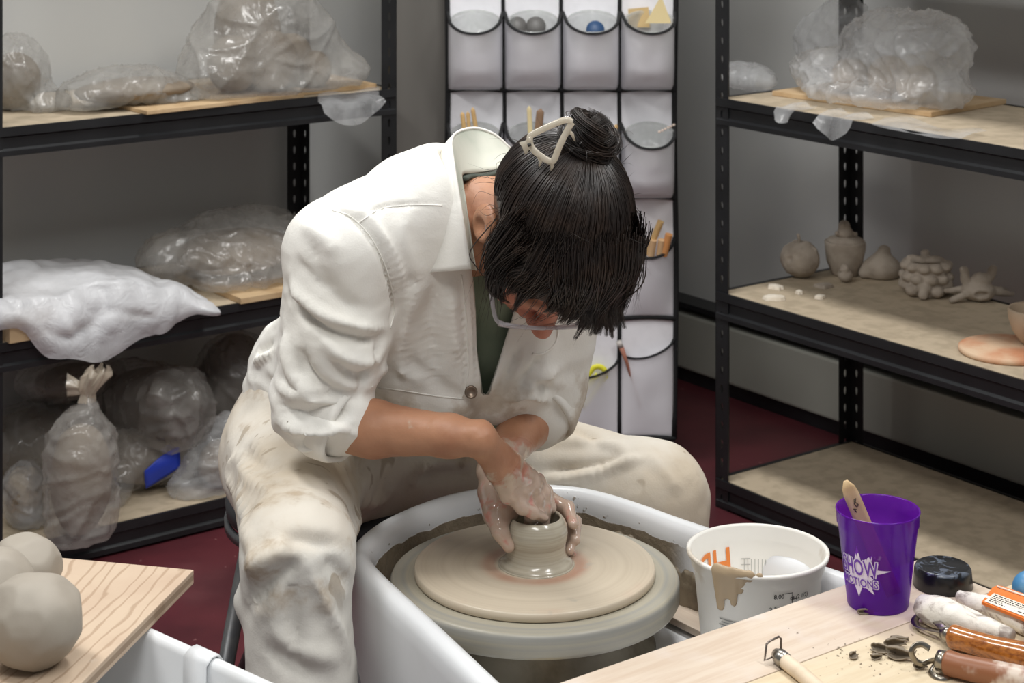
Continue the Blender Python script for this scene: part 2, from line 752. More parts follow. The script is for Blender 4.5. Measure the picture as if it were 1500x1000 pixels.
def shelf(name, label, loc, rotz, top=1.30, L=0.914, DP=0.406):
    s = thing(name, label, 'shelf', loc, rotz)
    vs, fs = post_mesh(1.80)
    pm = None
    for x, y, rz in ((0, 0, 0), (L, 0, PI / 2), (L, DP, PI), (0, DP, -PI / 2)):
        if pm is None:
            o = link_mesh('post', vs, fs, M['black_steel'], s, False, local=True, solid=0.002)
            pm = o
        else:
            o = pm.copy()
            C.objects.link(o)
            o.parent = s
        o.location = (x, y, 0)
        o.rotation_euler = (0, 0, rz)
    for z in TIERS[:3] + (top,):
        mb = MB().box((0.006, 0.006, z - 0.013), (L - 0.006, DP - 0.006, z))
        mb.build('shelf_board', M['particle_board'], s, local=True)
        for y0, sg in ((0.0, 1), (DP, -1)):
            prof = [(0, 0.001), (0, -0.016), (0.007, -0.020), (0.007, -0.040), (0.001, -0.044), (0.001, -0.054), (0.012, -0.054), (0.012, -0.018), (0.005, -0.014), (0.005, 0.001)]
            v2 = [(x, y0 + sg * (a - 0.004), z + b) for x in (0.004, L - 0.004) for a, b in prof]
            k = len(prof)
            f2 = [(j, (j + 1) % k, k + (j + 1) % k, k + j) for j in range(k)] + [tuple(range(k - 1, -1, -1)), tuple(range(k, 2 * k))]
            if sg < 0:
                f2 = [f[::-1] for f in f2]
            MB().add(v2, f2).build('beam', M['black_steel'], s, local=True)
        for x0 in (-0.001, L - 0.010):
            MB().box((x0, 0.004, z - 0.05), (x0 + 0.011, DP - 0.004, z + 0.001)).build('side_beam', M['black_steel'], s, local=True)
    return s


shelf('storage_shelf', 'black steel shelf on the left loaded with plastic-wrapped clay', DN(2.246 - 0.922, 3.438, 0), ROOM, 1.75, 0.922)
shelf('storage_shelf', 'black steel shelf on the right holding small unfired pots', (0.4256, 3.97, 0), ROOM - PI / 2)

# ------------------------------------------------------------------ grey door leaf with the hanging organizer
YO = 4.20
M['door_paint'] = mat('door_paint', (104, 101, 96), 0.6)
d1 = thing('door_1', 'dark grey door leaf standing open behind the hanging organizer', 'door', (0.05, 4.25, 0), kind='structure')
MB().box((-0.31, -0.018, 0.012), (0.305, 0.018, 2.1)).build('door_leaf', M['door_paint'], d1, local=True)
t = NT('strip_metal')
t.color(t.mix(t.ramp(t.noise(40, 1), 0.60, 0.66), lin((120, 104, 116)), lin((205, 200, 204))))
t.set(Roughness=0.35, Metallic=0.4)
MB().box((0.3055, -0.020, 0.03), (0.314, 0.018, 1.95)).build('edge_strip', t.m, d1, local=True)

t = NT('fabric_mesh')
t.color(lin((242, 241, 245)))
t.set(Roughness=0.8)
trn = t.n.new('ShaderNodeBsdfTransparent')
mx = t.n.new('ShaderNodeMixShader')
mx.inputs[0].default_value = 0.52
t.link(trn.outputs[0], mx.inputs[1]); t.link(t.b.outputs[0], mx.inputs[2]); t.link(mx.outputs[0], t.out.inputs['Surface'])
M['fabric_mesh_thin'] = t.m

org = thing('hanging_organizer', 'white mesh pocket organizer with black binding hanging on the grey door', 'organizer', (0.11, YO, 0.05))


def ox(px):
    return (px - 750) * YO / FL


def oz(py):
    return CAMZ - (py - HOR) * YO / FL


COLX = [655, 738, 823, 908, 989]
ROWS = [(-150, -98, -22), (-22, 42, 132), (132, 205, 290), (290, 372, 466), (466, 540, 642)]   # band above, mouth, band below
MB().box((ox(656), YO, oz(642)), (ox(988), YO + 0.006, oz(-330))).build('backing', M['fabric_mesh'], org)
POCK = {}
rng = random.Random(3)
for ri, (yt, ym, yb) in enumerate(ROWS):
    zt, zm, zb = oz(yt), oz(ym), oz(yb)
    for ci in range(4):
        x0, x1 = ox(COLX[ci]) + 0.0015, ox(COLX[ci + 1]) - 0.0015
        bul = 0.136 if ri in (1, 2) else (0.055 if ri < 4 else 0.026)
        sag = 0.034
        zmo = zm + sag + 0.004
        drop = 0.0
        if ri == 4:
            zmo += {0: 0, 1: 0, 2: -0.028, 3: 0.010}[ci]
            sag = 0.02
        rows = []
        NR, NC = 14, 16
        sd = ri * 10 + ci
        for i in range(NR + 1):
            v = i / NR
            row = []
            for j in range(NC + 1):
                u = j / NC
                sn = max(0.0, 1 - abs(2 * u - 1) ** 2.6) ** 0.385 if ri in (1, 2) else math.sin(PI * u) ** 0.8
                sg_ = math.sqrt(max(0.0, 1 - (2 * u - 1) ** 2))
                slant = 0.03 * (u - 0.3) if (ri == 4 and ci == 3) else (0.03 * (u - 0.5) if ri == 4 else 0)
                ztop = zmo - sag * sg_ + slant
                z = ztop + (zb + 0.002 - ztop) * v
                pr = ((1 - 0.30 * v) * (1 - max(0.0, (v - 0.62) / 0.38) ** 2 * 0.9) if ri in (1, 2) else (1 - v) ** 0.7 * (1 - 0.25 * v) + 0.10 * math.sin(PI * v))
                b = bul * sn * pr
                b += 0.004 * math.sin(9 * u + sd) * v * (1 - v) * 2 + 0.006 * sn * v * (1 - v) * vnoise(np.array([[u * 3, v * 4, sd]]), 5)[0]
                row.append((x0 + (x1 - x0) * u, YO - 0.002 - max(b, 0), z))
            rows.append(row)
        POCK[(ri, ci)] = (0.5 * (x0 + x1), zmo - sag, bul, x1 - x0)
        p = MB().grid(rows[::-1]).build('pocket', M['fabric_mesh_thin'], org, solid=0.0012)
        MB().tube([Vector(q) + Vector((0, -0.001, 0)) for q in rows[0]], 0.0042, 6, flat=0.6).build('pocket_binding', M['fabric_black'], p)
mb = MB()
for ci, px in enumerate(COLX):
    if ci in (0, 4):
        px = COLX[ci]
    pts = [(ox(px) + 0.002 * math.sin(z * 9 + ci), YO - 0.003, z) for z in np.linspace(oz(642), oz(-300), 30)]
    mb.tube(pts, 0.0065 if ci in (0, 4) else 0.0048, 6, flat=0.5, up=(0, 1, 0))
for _, _, yb in ROWS:
    pts = [(x, YO - 0.004, oz(yb) + 0.004 * abs(math.sin((x - ox(655)) / 0.127 * PI))) for x in np.linspace(ox(655), ox(989), 40)]
    mb.tube(pts, 0.0055, 6, flat=0.7, up=(0, 1, 0))
mb.build('edge_binding', M['fabric_black'], org)

# plastic tubs standing in the pockets, tilted forward
M['tub_clear'] = film('tub_clear', (226, 228, 226), 0.45, 0.12, translucent=0.5)
TUBM = None
cup_label = {
    (1, 0): 'clear plastic tub in the top left pocket of the organizer',
    (1, 1): 'clear plastic tub holding grey discs in an organizer pocket',
    (1, 2): 'clear plastic tub with a dark blue disc in an organizer pocket',
    (1, 3): 'clear plastic tub holding a pale wooden wedge in top right pocket',
    (2, 0): 'clear plastic tub of cut yellow sticks in pocket behind the jacket collar',
    (2, 1): 'clear plastic tub with two flat sticks just behind the hair clip',
    (2, 2): 'clear plastic tub of short wooden pieces right of the hair bun',
    (2, 3): 'clear plastic tub with small pale bits in right pocket level with the bun'}
TUBS = {}
tilt = Matrix.Rotation(math.radians(17), 3, 'X')
for (ri, ci), lb in cup_label.items():
    cx, cz, bul, wd = POCK[(ri, ci)]
    o = thing('plastic_tub', lb, 'tub', (cx, YO - 0.051, cz - 0.034), group='clear tubs in the organizer pockets')
    o.rotation_euler = (math.radians(20), 0, 0)
    if TUBM is None:
        prof = [(0.0, 0.0), (0.046, 0.0), (0.049, 0.004), (0.0565, 0.050), (0.0575, 0.052), (0.0600, 0.0545), (0.0590, 0.0575), (0.0560, 0.056), (0.0548, 0.050), (0.047, 0.006), (0.0, 0.004)]
        prof = [(r_ * 0.925, z_) for r_, z_ in prof]
        b = MB().lathe(prof, n=40).build('tub_wall', M['tub_clear'], o, local=True)
        rim = MB().lathe([(0.0530, 0.0535), (0.0560, 0.053), (0.0570, 0.056), (0.0556, 0.059), (0.0530, 0.058)], n=40, close=True).build('rim', M['tub_clear'], o, local=True)
        TUBM = (b, rim)
    else:
        for q in TUBM:
            c = q.copy()
            C.objects.link(c)
            c.parent = o
    TUBS[(ri, ci)] = (cx, YO - 0.026, cz - 0.065)


def stick(name, a, b, wd, th, m, label, cat, group=None, tip=0.5, up=(0, 1, 0)):
    a, b = Vector(a), Vector(b)
    pts = [a.lerp(b, i / 10) for i in range(11)] 
    rad = [wd / 2 * (math.sqrt(max(0.02, 1 - max(0, (i / 10 - 0.88) / 0.12) ** 2)) if i > 8 else 1) for i in range(11)]
    mb = MB().tube(pts, rad, 10, flat=th / wd, up=up)
    o = mb.build(name, m)
    recenter(o, a)
    return tag(o, label, cat, group)


def inpk(px, py, d=YO - 0.075):
    return P(px, py, d)


G = 'wooden sticks and rods in the organizer pockets'
stick('wooden_stick', inpk(681, 200), inpk(677, 164), 0.010, 0.005, M['wood_stick'], 'leftmost yellow stick in the tub behind the collar', 'stick', G)
stick('wooden_stick', inpk(688, 200), inpk(685, 163), 0.009, 0.005, M['wood_stick'], 'middle yellow stick in the tub behind the collar', 'stick', G)
stick('wooden_stick', inpk(699, 200), inpk(692, 157), 0.010, 0.006, M['wood_stick'], 'taller right stick in the tub behind the collar', 'stick', G)
stick('wooden_stick', inpk(777, 200), inpk(775, 155), 0.011, 0.004, mat('stick_cream', (226, 208, 160), 0.6), 'cream flat stick in the tub left of the hair clip', 'stick', G)
stick('wooden_stick', inpk(787, 205), inpk(792, 159), 0.018, 0.004, M['wood_brown'], 'wide brown flat stick beside the cream one behind the bun', 'stick', G)
stick('wooden_stick', inpk(897, 208), inpk(903, 182), 0.010, 0.006, M['wood_stick'], 'short wooden stick poking up right of the hair bun', 'stick', G)
stick('wooden_stick', inpk(889, 208), inpk(891, 185), 0.006, 0.004, M['wood_stick'], 'thin wooden stick beside the short one right of the bun', 'stick', G)
rodm = mat('rod_end', (222, 184, 140), 0.6)
for k, (xa, ya, xb, yb, rr, lb) in enumerate(((948, 372, 968, 324, 0.0075, 'longest wooden rod leaning in the right pocket'), (953, 374, 957, 351, 0.0085, 'leftmost short rod in the right pocket'),
                                            (966, 374, 969, 351, 0.0075, 'middle short rod in the right pocket'), (972, 374, 980, 343, 0.0085, 'orange rod at the right side of the right pocket'))):
    a, b = inpk(xa, ya, YO - 0.035 + 0.004 * (k == 0)), inpk(xb, yb, YO - 0.045)
    o = MB().tube([a, b], rr, 14, smooth=False).build('wooden_rod', [M['wood_stick'], rodm, rodm, mat('rod_orange', (214, 150, 92), 0.6)][k])
    recenter(o, a)
    tag(o, lb, 'rod', G)
# grey discs, blue disc, wedge
disc_m = mat('disc_grey', (96, 94, 92), 0.5)
for k, (px, py) in enumerate(((757, 33), (785, 33))):
    a = P(px, py + 6, YO - 0.04)
    o = MB().lathe([(0, -0.003), (0.022, -0.003), (0.022, 0.003), (0, 0.003)], n=28, R=Matrix.Rotation(math.radians(70), 3, 'X')).build('grey_disc', disc_m)
    o.location = a
    tag(o, ('left' if k == 0 else 'right') + ' grey disc in the second tub of the top pockets', 'disc')
o = MB().lathe([(0, -0.004), (0.020, -0.004), (0.020, 0.004), (0, 0.004)], n=28, R=Matrix.Rotation(math.radians(70), 3, 'X')).build('blue_disc', mat('disc_blue', (44, 74, 112), 0.5))
o.location = P(872, 44, YO - 0.05)
tag(o, 'dark blue disc in the third tub of the top pockets', 'disc')
mb = MB()
pr = [(945, 34), (984, 34), (970, -2), (966, -2)]
vs = [P(x, y, YO - 0.05) for x, y in pr] + [P(x, y, YO - 0.043) for x, y in pr]
mb.add(vs, [(0, 1, 2, 3), (7, 6, 5, 4), (0, 4, 5, 1), (1, 5, 6, 2), (2, 6, 7, 3), (3, 7, 4, 0)])
o = mb.build('wooden_wedge', mat('wedge_wood', (226, 206, 156), 0.6))
recenter(o, P(965, 34, YO - 0.046))
tag(o, 'pale triangular wooden wedge in the top right organizer tub', 'wedge')
mb = MB()
vs = [P(x, y, dd) for dd in (YO - 0.022, YO - 0.016) for x, y in ((920, 13), (950, 10), (952, 40), (921, 40))]
mb.add(vs, [(0, 3, 2, 1), (4, 5, 6, 7), (0, 1, 5, 4), (1, 2, 6, 5), (2, 3, 7, 6), (3, 0, 4, 7)])
o = mb.build('wooden_block', mat('block_tan', (206, 178, 128), 0.7))
recenter(o, P(936, 40, YO - 0.02))
tag(o, 'flat tan wooden block behind the wedge in the top right tub', 'block')
# small wooden pieces
rb = random.Random(11)
for k in range(7):
    px, py = 864 + k * 4.5 + rb.uniform(-2, 2), 206 - 3 * (k % 3)
    a = P(px, py, YO - 0.05 + rb.uniform(-.01, .012))
    bdir = Vector((rb.uniform(-1, 1), rb.uniform(-.6, .6), rb.uniform(-.1, .5))).normalized() * 0.012
    o = MB().tube([a - bdir, a + bdir], 0.0042, 8, smooth=False).build('wooden_piece', M['wood_stick'])
    recenter(o, a)
    tag(o, 'short wooden piece heaped in the tub right of the hair bun', 'stick', 'short wooden pieces in the tub')
for k in range(6):
    px, py = 966 + k * 4.2, 193 - k * 2.0
    a = P(px, py, YO - 0.066 + 0.004 * k)
    o = MB().lathe([(0, -0.003), (0.003, -0.002), (0.0034, 0.0015), (0, 0.003)], n=10).build('clay_bead', mat('bead_pink', (224, 204, 190), 0.7) if k == 0 else bpy.data.materials['bead_pink'])
    o.location = a
    tag(o, 'small pale bead at the edge of the right pocket tub', 'bead', 'pale beads in the right pocket tub')
# yellow tool and brush in the lowest pockets
mb = MB()
a, b = P(845, 590, YO - 0.016), P(876, 548, YO - 0.016)
ax = (b - a).normalized()
sd = Vector((ax.z, 0, -ax.x))
pts = [a - sd * 0.017 + ax * 0.0, a + ax * 0.055 - sd * 0.017] + [b + ax * (0.017 * math.sin(q)) - sd * (0.017 * math.cos(q)) for q in np.linspace(0.1, PI - 0.1, 9)] + [a + ax * 0.055 + sd * 0.017, a + sd * 0.017]
mb.tube(spline(pts, 4), 0.006, 8, flat=0.5, up=(0, 1, 0))
mb.tube([a, b], 0.006, 8, flat=0.4, up=(0, 1, 0))
o = mb.build('yellow_tool', mat('tool_yellow', (232, 226, 60), 0.5))
recenter(o, a)
tag(o, 'yellow plastic loop-shaped tool in the lowest organizer pocket', 'tool')
br = thing('paint_brush', 'thin paint brush leaning in the bottom right organizer pocket', 'brush', P(938, 596, YO - 0.035))
MB().tube([P(938, 596, YO - 0.010), P(918, 530, YO - 0.014), P(910, 508, YO - 0.022)], [0.003, 0.004, 0.0055], 10).build('handle', mat('brush_handle', (168, 112, 92), 0.5), br)
MB().tube([P(910, 508, YO - 0.022), P(906, 500, YO - 0.024)], [0.0055, 0.0062], 10).build('tip', mat('brush_tip', (196, 190, 184), 0.5), br)
# ------------------------------------------------------------------ the potter's wheel
WC = Vector((0.028, 2.344, 0.0))           # wheel axis
def resample(pts, n):
    L = [0]
    for i in range(len(pts)):
        L.append(L[-1] + (pts[(i + 1) % len(pts)] - pts[i]).length)
    out = []
    for k in range(n):
        s_ = L[-1] * k / n
        i = max(j for j in range(len(pts)) if L[j] <= s_ + 1e-9)
        a, b = pts[i], pts[(i + 1) % len(pts)]
        out.append(a.lerp(b, (s_ - L[i]) / max(1e-9, L[i + 1] - L[i])))
    return out


def inset_rings(outline, rings, zfun=None):
    """outline: closed list of 2-D points (counter-clockwise seen from above); rings: (inset, z)"""
    n = len(outline)
    nr = []
    for i in range(n):
        tng = outline[(i + 1) % n] - outline[i - 1]
        nr.append(Vector((-tng.y, tng.x)).normalized())
    for _ in range(3):
        nr = [(nr[i - 1] + nr[i] + nr[(i + 1) % n]).normalized() for i in range(n)]
    return [[Vector((outline[i].x + nr[i].x * d, outline[i].y + nr[i].y * d, z)) for i in range(n)] for d, z in rings]


zr = 0.53
top = [PZ(x, y, zr).to_2d() for x, y in ((700, 1000), (617, 920), (540, 848), (517, 822), (510, 806), (518, 788), (540, 768), (570, 751), (605, 736), (650, 721), (700, 711), (750, 706), (800, 705), (850, 709), (900, 720), (950, 736), (1000, 754), (1115, 792), (1230, 830))]
r_dir = (top[-1] - top[-3]).normalized()
l_dir = (top[0] - top[1]).normalized()
outline = [top[0] + l_dir * 0.30] + top[:1] + [Vector(p).to_2d() for p in spline([p.to_3d() for p in top[1:-2]], 5)] + top[-2:] + [top[-1] + r_dir * 0.36]
outline = outline[::-1]           # counter-clockwise
outline = resample(outline, 260)
wheel = thing('pottery_wheel', 'white tub-style pottery wheel with turning grey metal disc and muddy splash pan', 'pottery wheel', (WC.x, WC.y, 0))
rings = [(0.004, 0.33), (0.0, 0.50), (0.0, 0.515), (0.003, 0.524), (0.009, 0.529), (0.016, 0.530), (0.023, 0.527), (0.028, 0.519), (0.031, 0.505), (0.035, 0.44), (0.042, 0.424), (0.058, 0.418)]
rr = inset_rings(outline, rings)
t = NT('pan_plastic')
sx = t.sep()
# dried slip splashed on the inside of the pan: patches of mud hugging the wall below the lip
nz = t.noise(26, 6, 0.6)
band = t.math('MULTIPLY', t.ramp(sx[2], 0.512, 0.498), t.ramp(sx[2], 0.40, 0.47))
dx = t.math('ADD', sx[0], 0.03)
rad2 = t.math('SQRT', t.math('ADD', t.math('MULTIPLY', dx, dx), t.math('MULTIPLY', sx[1], sx[1])))
mudf = t.ramp(t.math('ADD', t.math('MULTIPLY', band, 0.75), t.math('MULTIPLY', nz, 1.1)), 0.98, 1.10)
inner = t.ramp(rad2, 0.245, 0.225)
mudf = t.math('MULTIPLY', mudf, inner)
spots = t.math('MULTIPLY', t.ramp(t.noise(60, 3), 0.66, 0.70), t.ramp(rad2, 0.30, 0.2))
mudf = t.math('MAXIMUM', mudf, spots)
t.color(t.mix(mudf, lin((228, 229, 231)), t.mix(t.noise(40), lin((148, 134, 114)), lin((116, 103, 85)))))
t.set(Roughness=0.33)
t.bump(t.math('MULTIPLY', mudf, t.noise(90)), 0.6, 0.004)
M['pan'] = t.m
mb = MB().grid(rr, closed=True)
n_ = len(outline)
c = sum((p for p in rr[-1]), Vector()) / n_
o_ = (len(rr) - 1) * n_
mb.v.append(tuple(c))
mb.f += [(o_ + i, o_ + (i + 1) % n_, len(mb.v) - 1) for i in range(n_)]
mb.sm += [True] * n_
pan = mb.build('splash_pan', M['white_plastic'], wheel)
pan.data.materials.append(M['pan'])
for f in pan.data.polygons:
    f.material_index = 1 if f.index >= 6 * n_ else 0
# body under the pan and legs
cD, cN = 1.43, 1.65
mb = MB().box((1.22, 1.30, 0.08), (1.64, 2.02, 0.415), R36, bevel=0.02)
mb.build('motor_housing', mat('housing_grey', (150, 152, 156), 0.5), wheel)
for D_, N_ in ((1.24, 1.32), (1.62, 1.32), (1.24, 2.0), (1.62, 2.0)):
    a = DN(D_, N_, 0)
    MB().tube([a, a + V(0, 0, 0.10)], 0.02, 12).build('leg', M['stool_steel'], wheel)
# turning disc and hub
t = NT('disc_metal')
sx = t.sep()
ang = t.n.new('ShaderNodeVectorMath'); ang.operation = 'LENGTH'
cmb = t.n.new('ShaderNodeCombineXYZ'); t.link(sx[0], cmb.inputs[0]); t.link(sx[1], cmb.inputs[1]); t.link(cmb.outputs[0], ang.inputs[0])
c1 = t.n.new('ShaderNodeCombineXYZ'); t.link(t.math('MULTIPLY', ang.outputs['Value'], 60.0), c1.inputs[0]); t.link(t.math('MULTIPLY', sx[2], 40.0), c1.inputs[2])
nr_ = t.noise(2.0, 4, 0.6, c1.outputs[0])
t.color(t.mix(t.ramp(nr_, 0.35, 0.65), lin((170, 163, 145)), lin((150, 149, 143))))
t.set(Roughness=0.38)
M['disc'] = t.m
MB().lathe([(0.0, 0.470), (0.168, 0.470), (0.1755, 0.473), (0.1785, 0.478), (0.1785, 0.497), (0.1765, 0.5015), (0.172, 0.503), (0.0, 0.503)], (WC.x, WC.y, 0), 96).build('wheel_head', M['disc'], wheel)
M['hub_mud'] = mat('hub_mud', (140, 134, 120), 0.5, 0, (112, 103, 88), 18, bump=0.3)
MB().lathe([(0.150, 0.417), (0.146, 0.424), (0.138, 0.430), (0.132, 0.448), (0.128, 0.4705), (0.05, 0.4705)], (WC.x, WC.y, 0), 72).build('hub', M['hub_mud'], wheel)
# lumps of slurry along the pan wall
M['slurry'] = mat('slurry', (142, 129, 109), 0.42, 0, (112, 99, 82), 30, bump=0.5, bscale=60, bdist=0.004)
rb = random.Random(5)
nn = [i for i in range(n_) if (Vector((rr[0][i].x, rr[0][i].y)) - WC.to_2d()).length < 0.262]
sd = SDF((-0.26, 2.05, 0.41), (0.42, 2.62, 0.54), 0.0035)
for i in nn[::1]:
    p = rr[9][i]
    q = rr[8][i]
    e = 0.5 + 0.5 * vnoise(np.array([[i * 0.16, 0, 3]]), 9)[0]
    top_z = 0.455 + 0.044 * e + rb.uniform(-.004, .004)
    sd.cap((p.x, p.y, 0.425), (q.x, q.y, top_z), 0.006 + 0.004 * e, 0.003 + 0.003 * e, 0.006)
    if rb.random() < 0.16:
        sd.ell((q.x, q.y, top_z), (0.007, 0.007, 0.005 + rb.random() * 0.004), k=0.004)
vs, fs = sd.mesh()
vs = vs + vnormals(vs, fs) * (0.002 * fbm(vs * 55, 3, 3))[:, None]
link_mesh('slurry', vs, fs, M['slurry'], wheel, True)

# bat on the wheel head
t = NT('bat_slip')
sx = t.sep()
ang = t.n.new('ShaderNodeVectorMath'); ang.operation = 'LENGTH'
cmb = t.n.new('ShaderNodeCombineXYZ'); t.link(sx[0], cmb.inputs[0]); t.link(sx[1], cmb.inputs[1]); t.link(cmb.outputs[0], ang.inputs[0])
R_ = ang.outputs['Value']
c1 = t.n.new('ShaderNodeCombineXYZ'); t.link(t.math('MULTIPLY', R_, 45.0), c1.inputs[0])
ringn = t.noise(2.2, 3, 0.6, c1.outputs[0])
col = t.mix(t.ramp(ringn, 0.3, 0.7), lin((206, 193, 172)), lin((196, 182, 161)))
redd = t.math('MULTIPLY', t.ramp(R_, 0.046, 0.052), t.ramp(R_, 0.074, 0.058))
col = t.mix(t.math('MULTIPLY', redd, t.math('ADD', t.noise(20), 0.1)), col, lin((176, 124, 100)))
redd2 = t.math('MULTIPLY', t.ramp(R_, 0.132, 0.142), t.ramp(t.noise(7), 0.5, 0.7))
col = t.mix(t.math('MULTIPLY', redd2, 0.35), col, lin((190, 150, 128)))
col = t.mix(t.math('MULTIPLY', t.ramp(t.noise(24, 4), 0.66, 0.78), 0.6), col, lin((172, 166, 154)))
t.color(col)
t.set(Roughness=0.36)
bat = MB().lathe([(0.0, 0.0), (0.146, 0.0), (0.1485, 0.002), (0.149, 0.006), (0.1485, 0.010), (0.1465, 0.012), (0.0, 0.012)], (0, 0, 0), 96).build('throwing_bat', t.m)
bat.location = (WC.x, WC.y, 0.503)
tag(bat, 'round beige slip-covered bat spinning on the wheel head under the pot', 'bat')

# the small pot being thrown
t = NT('wet_clay')
sx = t.sep()
c1 = t.n.new('ShaderNodeCombineXYZ'); t.link(t.math('MULTIPLY', sx[2], 260.0), c1.inputs[2]); t.link(t.math('MULTIPLY', sx[0], 6.0), c1.inputs[0])
rn = t.noise(1.2, 3, 0.5, c1.outputs[0])
t.color(t.mix(t.ramp(rn, 0.3, 0.75), lin((186, 178, 160)), lin((166, 157, 139))))
t.set(Roughness=0.2)
t.b.inputs['Coat Weight'].default_value = 0.5
t.b.inputs['Coat Roughness'].default_value = 0.08
t.bump(rn, 0.12, 0.002)
M['wet_clay'] = t.m
prof = [(0.0, 0.0), (0.0440, 0.0), (0.0452, 0.0012), (0.0440, 0.0035), (0.0405, 0.0065), (0.0378, 0.0105), (0.0364, 0.015), (0.0361, 0.020), (0.0366, 0.026), (0.0378, 0.031), (0.0388, 0.037), (0.0388, 0.042), (0.0378, 0.048), (0.0355, 0.0535), (0.0330, 0.0570), (0.0312, 0.0585), (0.0296, 0.0582), (0.0288, 0.0565), (0.0300, 0.052), (0.0330, 0.042), (0.0325, 0.032), (0.028, 0.022), (0.0, 0.018)]
POT = Vector((0.0300, 2.344, 0.515))
prof = [(r.x, max(0.0, r.z)) for r in spline([(a, 0, b) for a, b in prof], 4)]
prof[0] = (0.0, 0.0)
prof = [(max(r, 0.0), z) for r, z in prof]
prof[-1] = (0.0, prof[-1][1])
pot = MB().lathe(prof, n=72).build('clay_pot', M['wet_clay'])
pot.location = POT
tag(pot, 'small wet rounded grey clay pot being thrown on the wheel', 'pot')

# ------------------------------------------------------------------ stool
ST = Vector((-0.240, 2.735, 0))
stool = thing('stool', 'black round stool with grey steel legs under the seated potter', 'stool', ST)
MB().lathe([(0.0, 0.435), (0.160, 0.435), (0.170, 0.444), (0.172, 0.460), (0.166, 0.472), (0.150, 0.477), (0.0, 0.479)], ST, 48).build('seat', M['stool_vinyl'], stool)
MB().lathe([(0.166, 0.425), (0.173, 0.425), (0.173, 0.438), (0.166, 0.438)], ST, 48, close=True).build('seat_ring', M['stool_steel'], stool)
a1, a2 = P(351, 762, 2.60), P(321, 952, 2.53)
ext = a1 + (a2 - a1) * ((a1.z - 0.0) / (a1.z - a2.z))
lv = ext - Vector((ST.x, ST.y, 0))
tv = a1 - Vector((ST.x, ST.y, 0))
for k in range(3):
    Rk = Matrix.Rotation(k * 2 * PI / 3, 3, 'Z')
    tp = ST + Rk @ Vector((tv.x, tv.y, 0)) * 0.92 + V(0, 0, 0.437)
    bt = ST + Rk @ Vector((lv.x, lv.y, 0))
    MB().tube([bt, tp], 0.0115, 14).build('leg', M['stool_steel'], stool)
# ------------------------------------------------------------------ planks lying across the pan
t = NT('plank_stained')
g = t.noise(3.0, 5, 0.6, t.mapping((2.5, 30, 30)), 0.6)
base = t.mix(t.ramp(g, 0.35, 0.7), lin((208, 192, 174)), lin((198, 178, 158)))
st = t.ramp(t.noise(16, 3), 0.66, 0.72)
base = t.mix(t.math('MULTIPLY', st, 0.7), base, lin((206, 164, 128)))
base = t.mix(t.ramp(t.noise(9, 4), 0.5, 0.75), base, lin((212, 202, 194)))
t.color(base)
t.set(Roughness=0.6)
t.bump(g, 0.12, 0.002)
M['plank_stained'] = t.m
t = NT('plank_yellow')
g = t.noise(3.0, 5, 0.6, t.mapping((2.2, 26, 26)), 0.6)
base = t.mix(t.ramp(g, 0.35, 0.7), lin((210, 194, 166)), lin((200, 182, 152)))
base = t.mix(t.math('MULTIPLY', t.ramp(t.noise(8, 4), 0.55, 0.8), 0.7), base, lin((206, 194, 176)))
t.color(base)
t.set(Roughness=0.62)
t.bump(g, 0.12, 0.002)
M['plank_yellow'] = t.m
ZT = 0.555
DE, NB, NM = 1.731, 1.521, 1.408
pk = MB().box((-0.62, -(NB - NM) + 0.0006, -0.020), (0, 0, 0), bevel=0.0015).build('wooden_plank', M['plank_stained'])
pk.location = DN(DE, NB, ZT)
pk.rotation_euler = (0, 0, ROOM)
tag(pk, 'narrow pinkish clay-stained plank across the wheel pan under the purple cup', 'plank')
pk = MB().box((-0.66, -0.30, -0.020), (0.14, -0.0006, 0), bevel=0.0015).build('wooden_plank', M['plank_yellow'])
pk.location = DN(DE, NM, ZT)
pk.rotation_euler = (0, 0, ROOM)
tag(pk, 'wide yellowish plank in the front right corner carrying the trimming tools', 'plank')
# small wooden ledge inside the pan beside the bucket
lg = MB().box((-0.13, 0.0, -0.009), (0.045, 0.05, 0), bevel=0.001).build('wood_scrap', M['plank_stained'])
lg.location = (0.213, 2.364, 0.4335)
lg.rotation_euler = (0, 0, ROOM - PI / 2)
tag(lg, 'small stained flat wood scrap lying in the pan left of the bucket', 'wood scrap')

# ------------------------------------------------------------------ bucket
t = NT('bucket_plastic')
nz = t.noise(10, 5)
sx = t.sep()
mud = t.math('MULTIPLY', t.ramp(nz, 0.52, 0.62), t.ramp(sx[2], 0.06, 0.15))
t.color(t.mix(t.math('MULTIPLY', mud, 0.65), lin((232, 229, 222)), lin((176, 158, 132))))
t.set(Roughness=0.4)
t.b.inputs['Subsurface Weight'].default_value = 0.15
t.b.inputs['Subsurface Radius'].default_value = (0.02, 0.02, 0.018)
M['bucket'] = t.m
BK = P(1110, 803, 2.27)
bz = 0.4245
BH = BK.z - bz
bk = thing('bucket', 'white plastic mixing bucket with orange letters and clay drips beside the plank', 'bucket', (BK.x, BK.y, bz))
r0, r1 = 0.064, 0.0825
prof = [(0, 0), (r0, 0), (r0 + 0.001, 0.004), (r1 - 0.0062, BH - 0.021), (r1 - 0.0032, BH - 0.0185), (r1 - 0.0015, BH - 0.006), (r1 + 0.0022, BH - 0.005), (r1 + 0.0025, BH - 0.001), (r1 - 0.0008, BH), (r1 - 0.003, BH - 0.003), (r1 - 0.0058, BH - 0.0185), (r1 - 0.0085, BH - 0.0225), (r0 - 0.001, 0.005), (0, 0.004)]
MB().lathe(prof, n=72).build('bucket_wall', M['bucket'], bk, local=True)


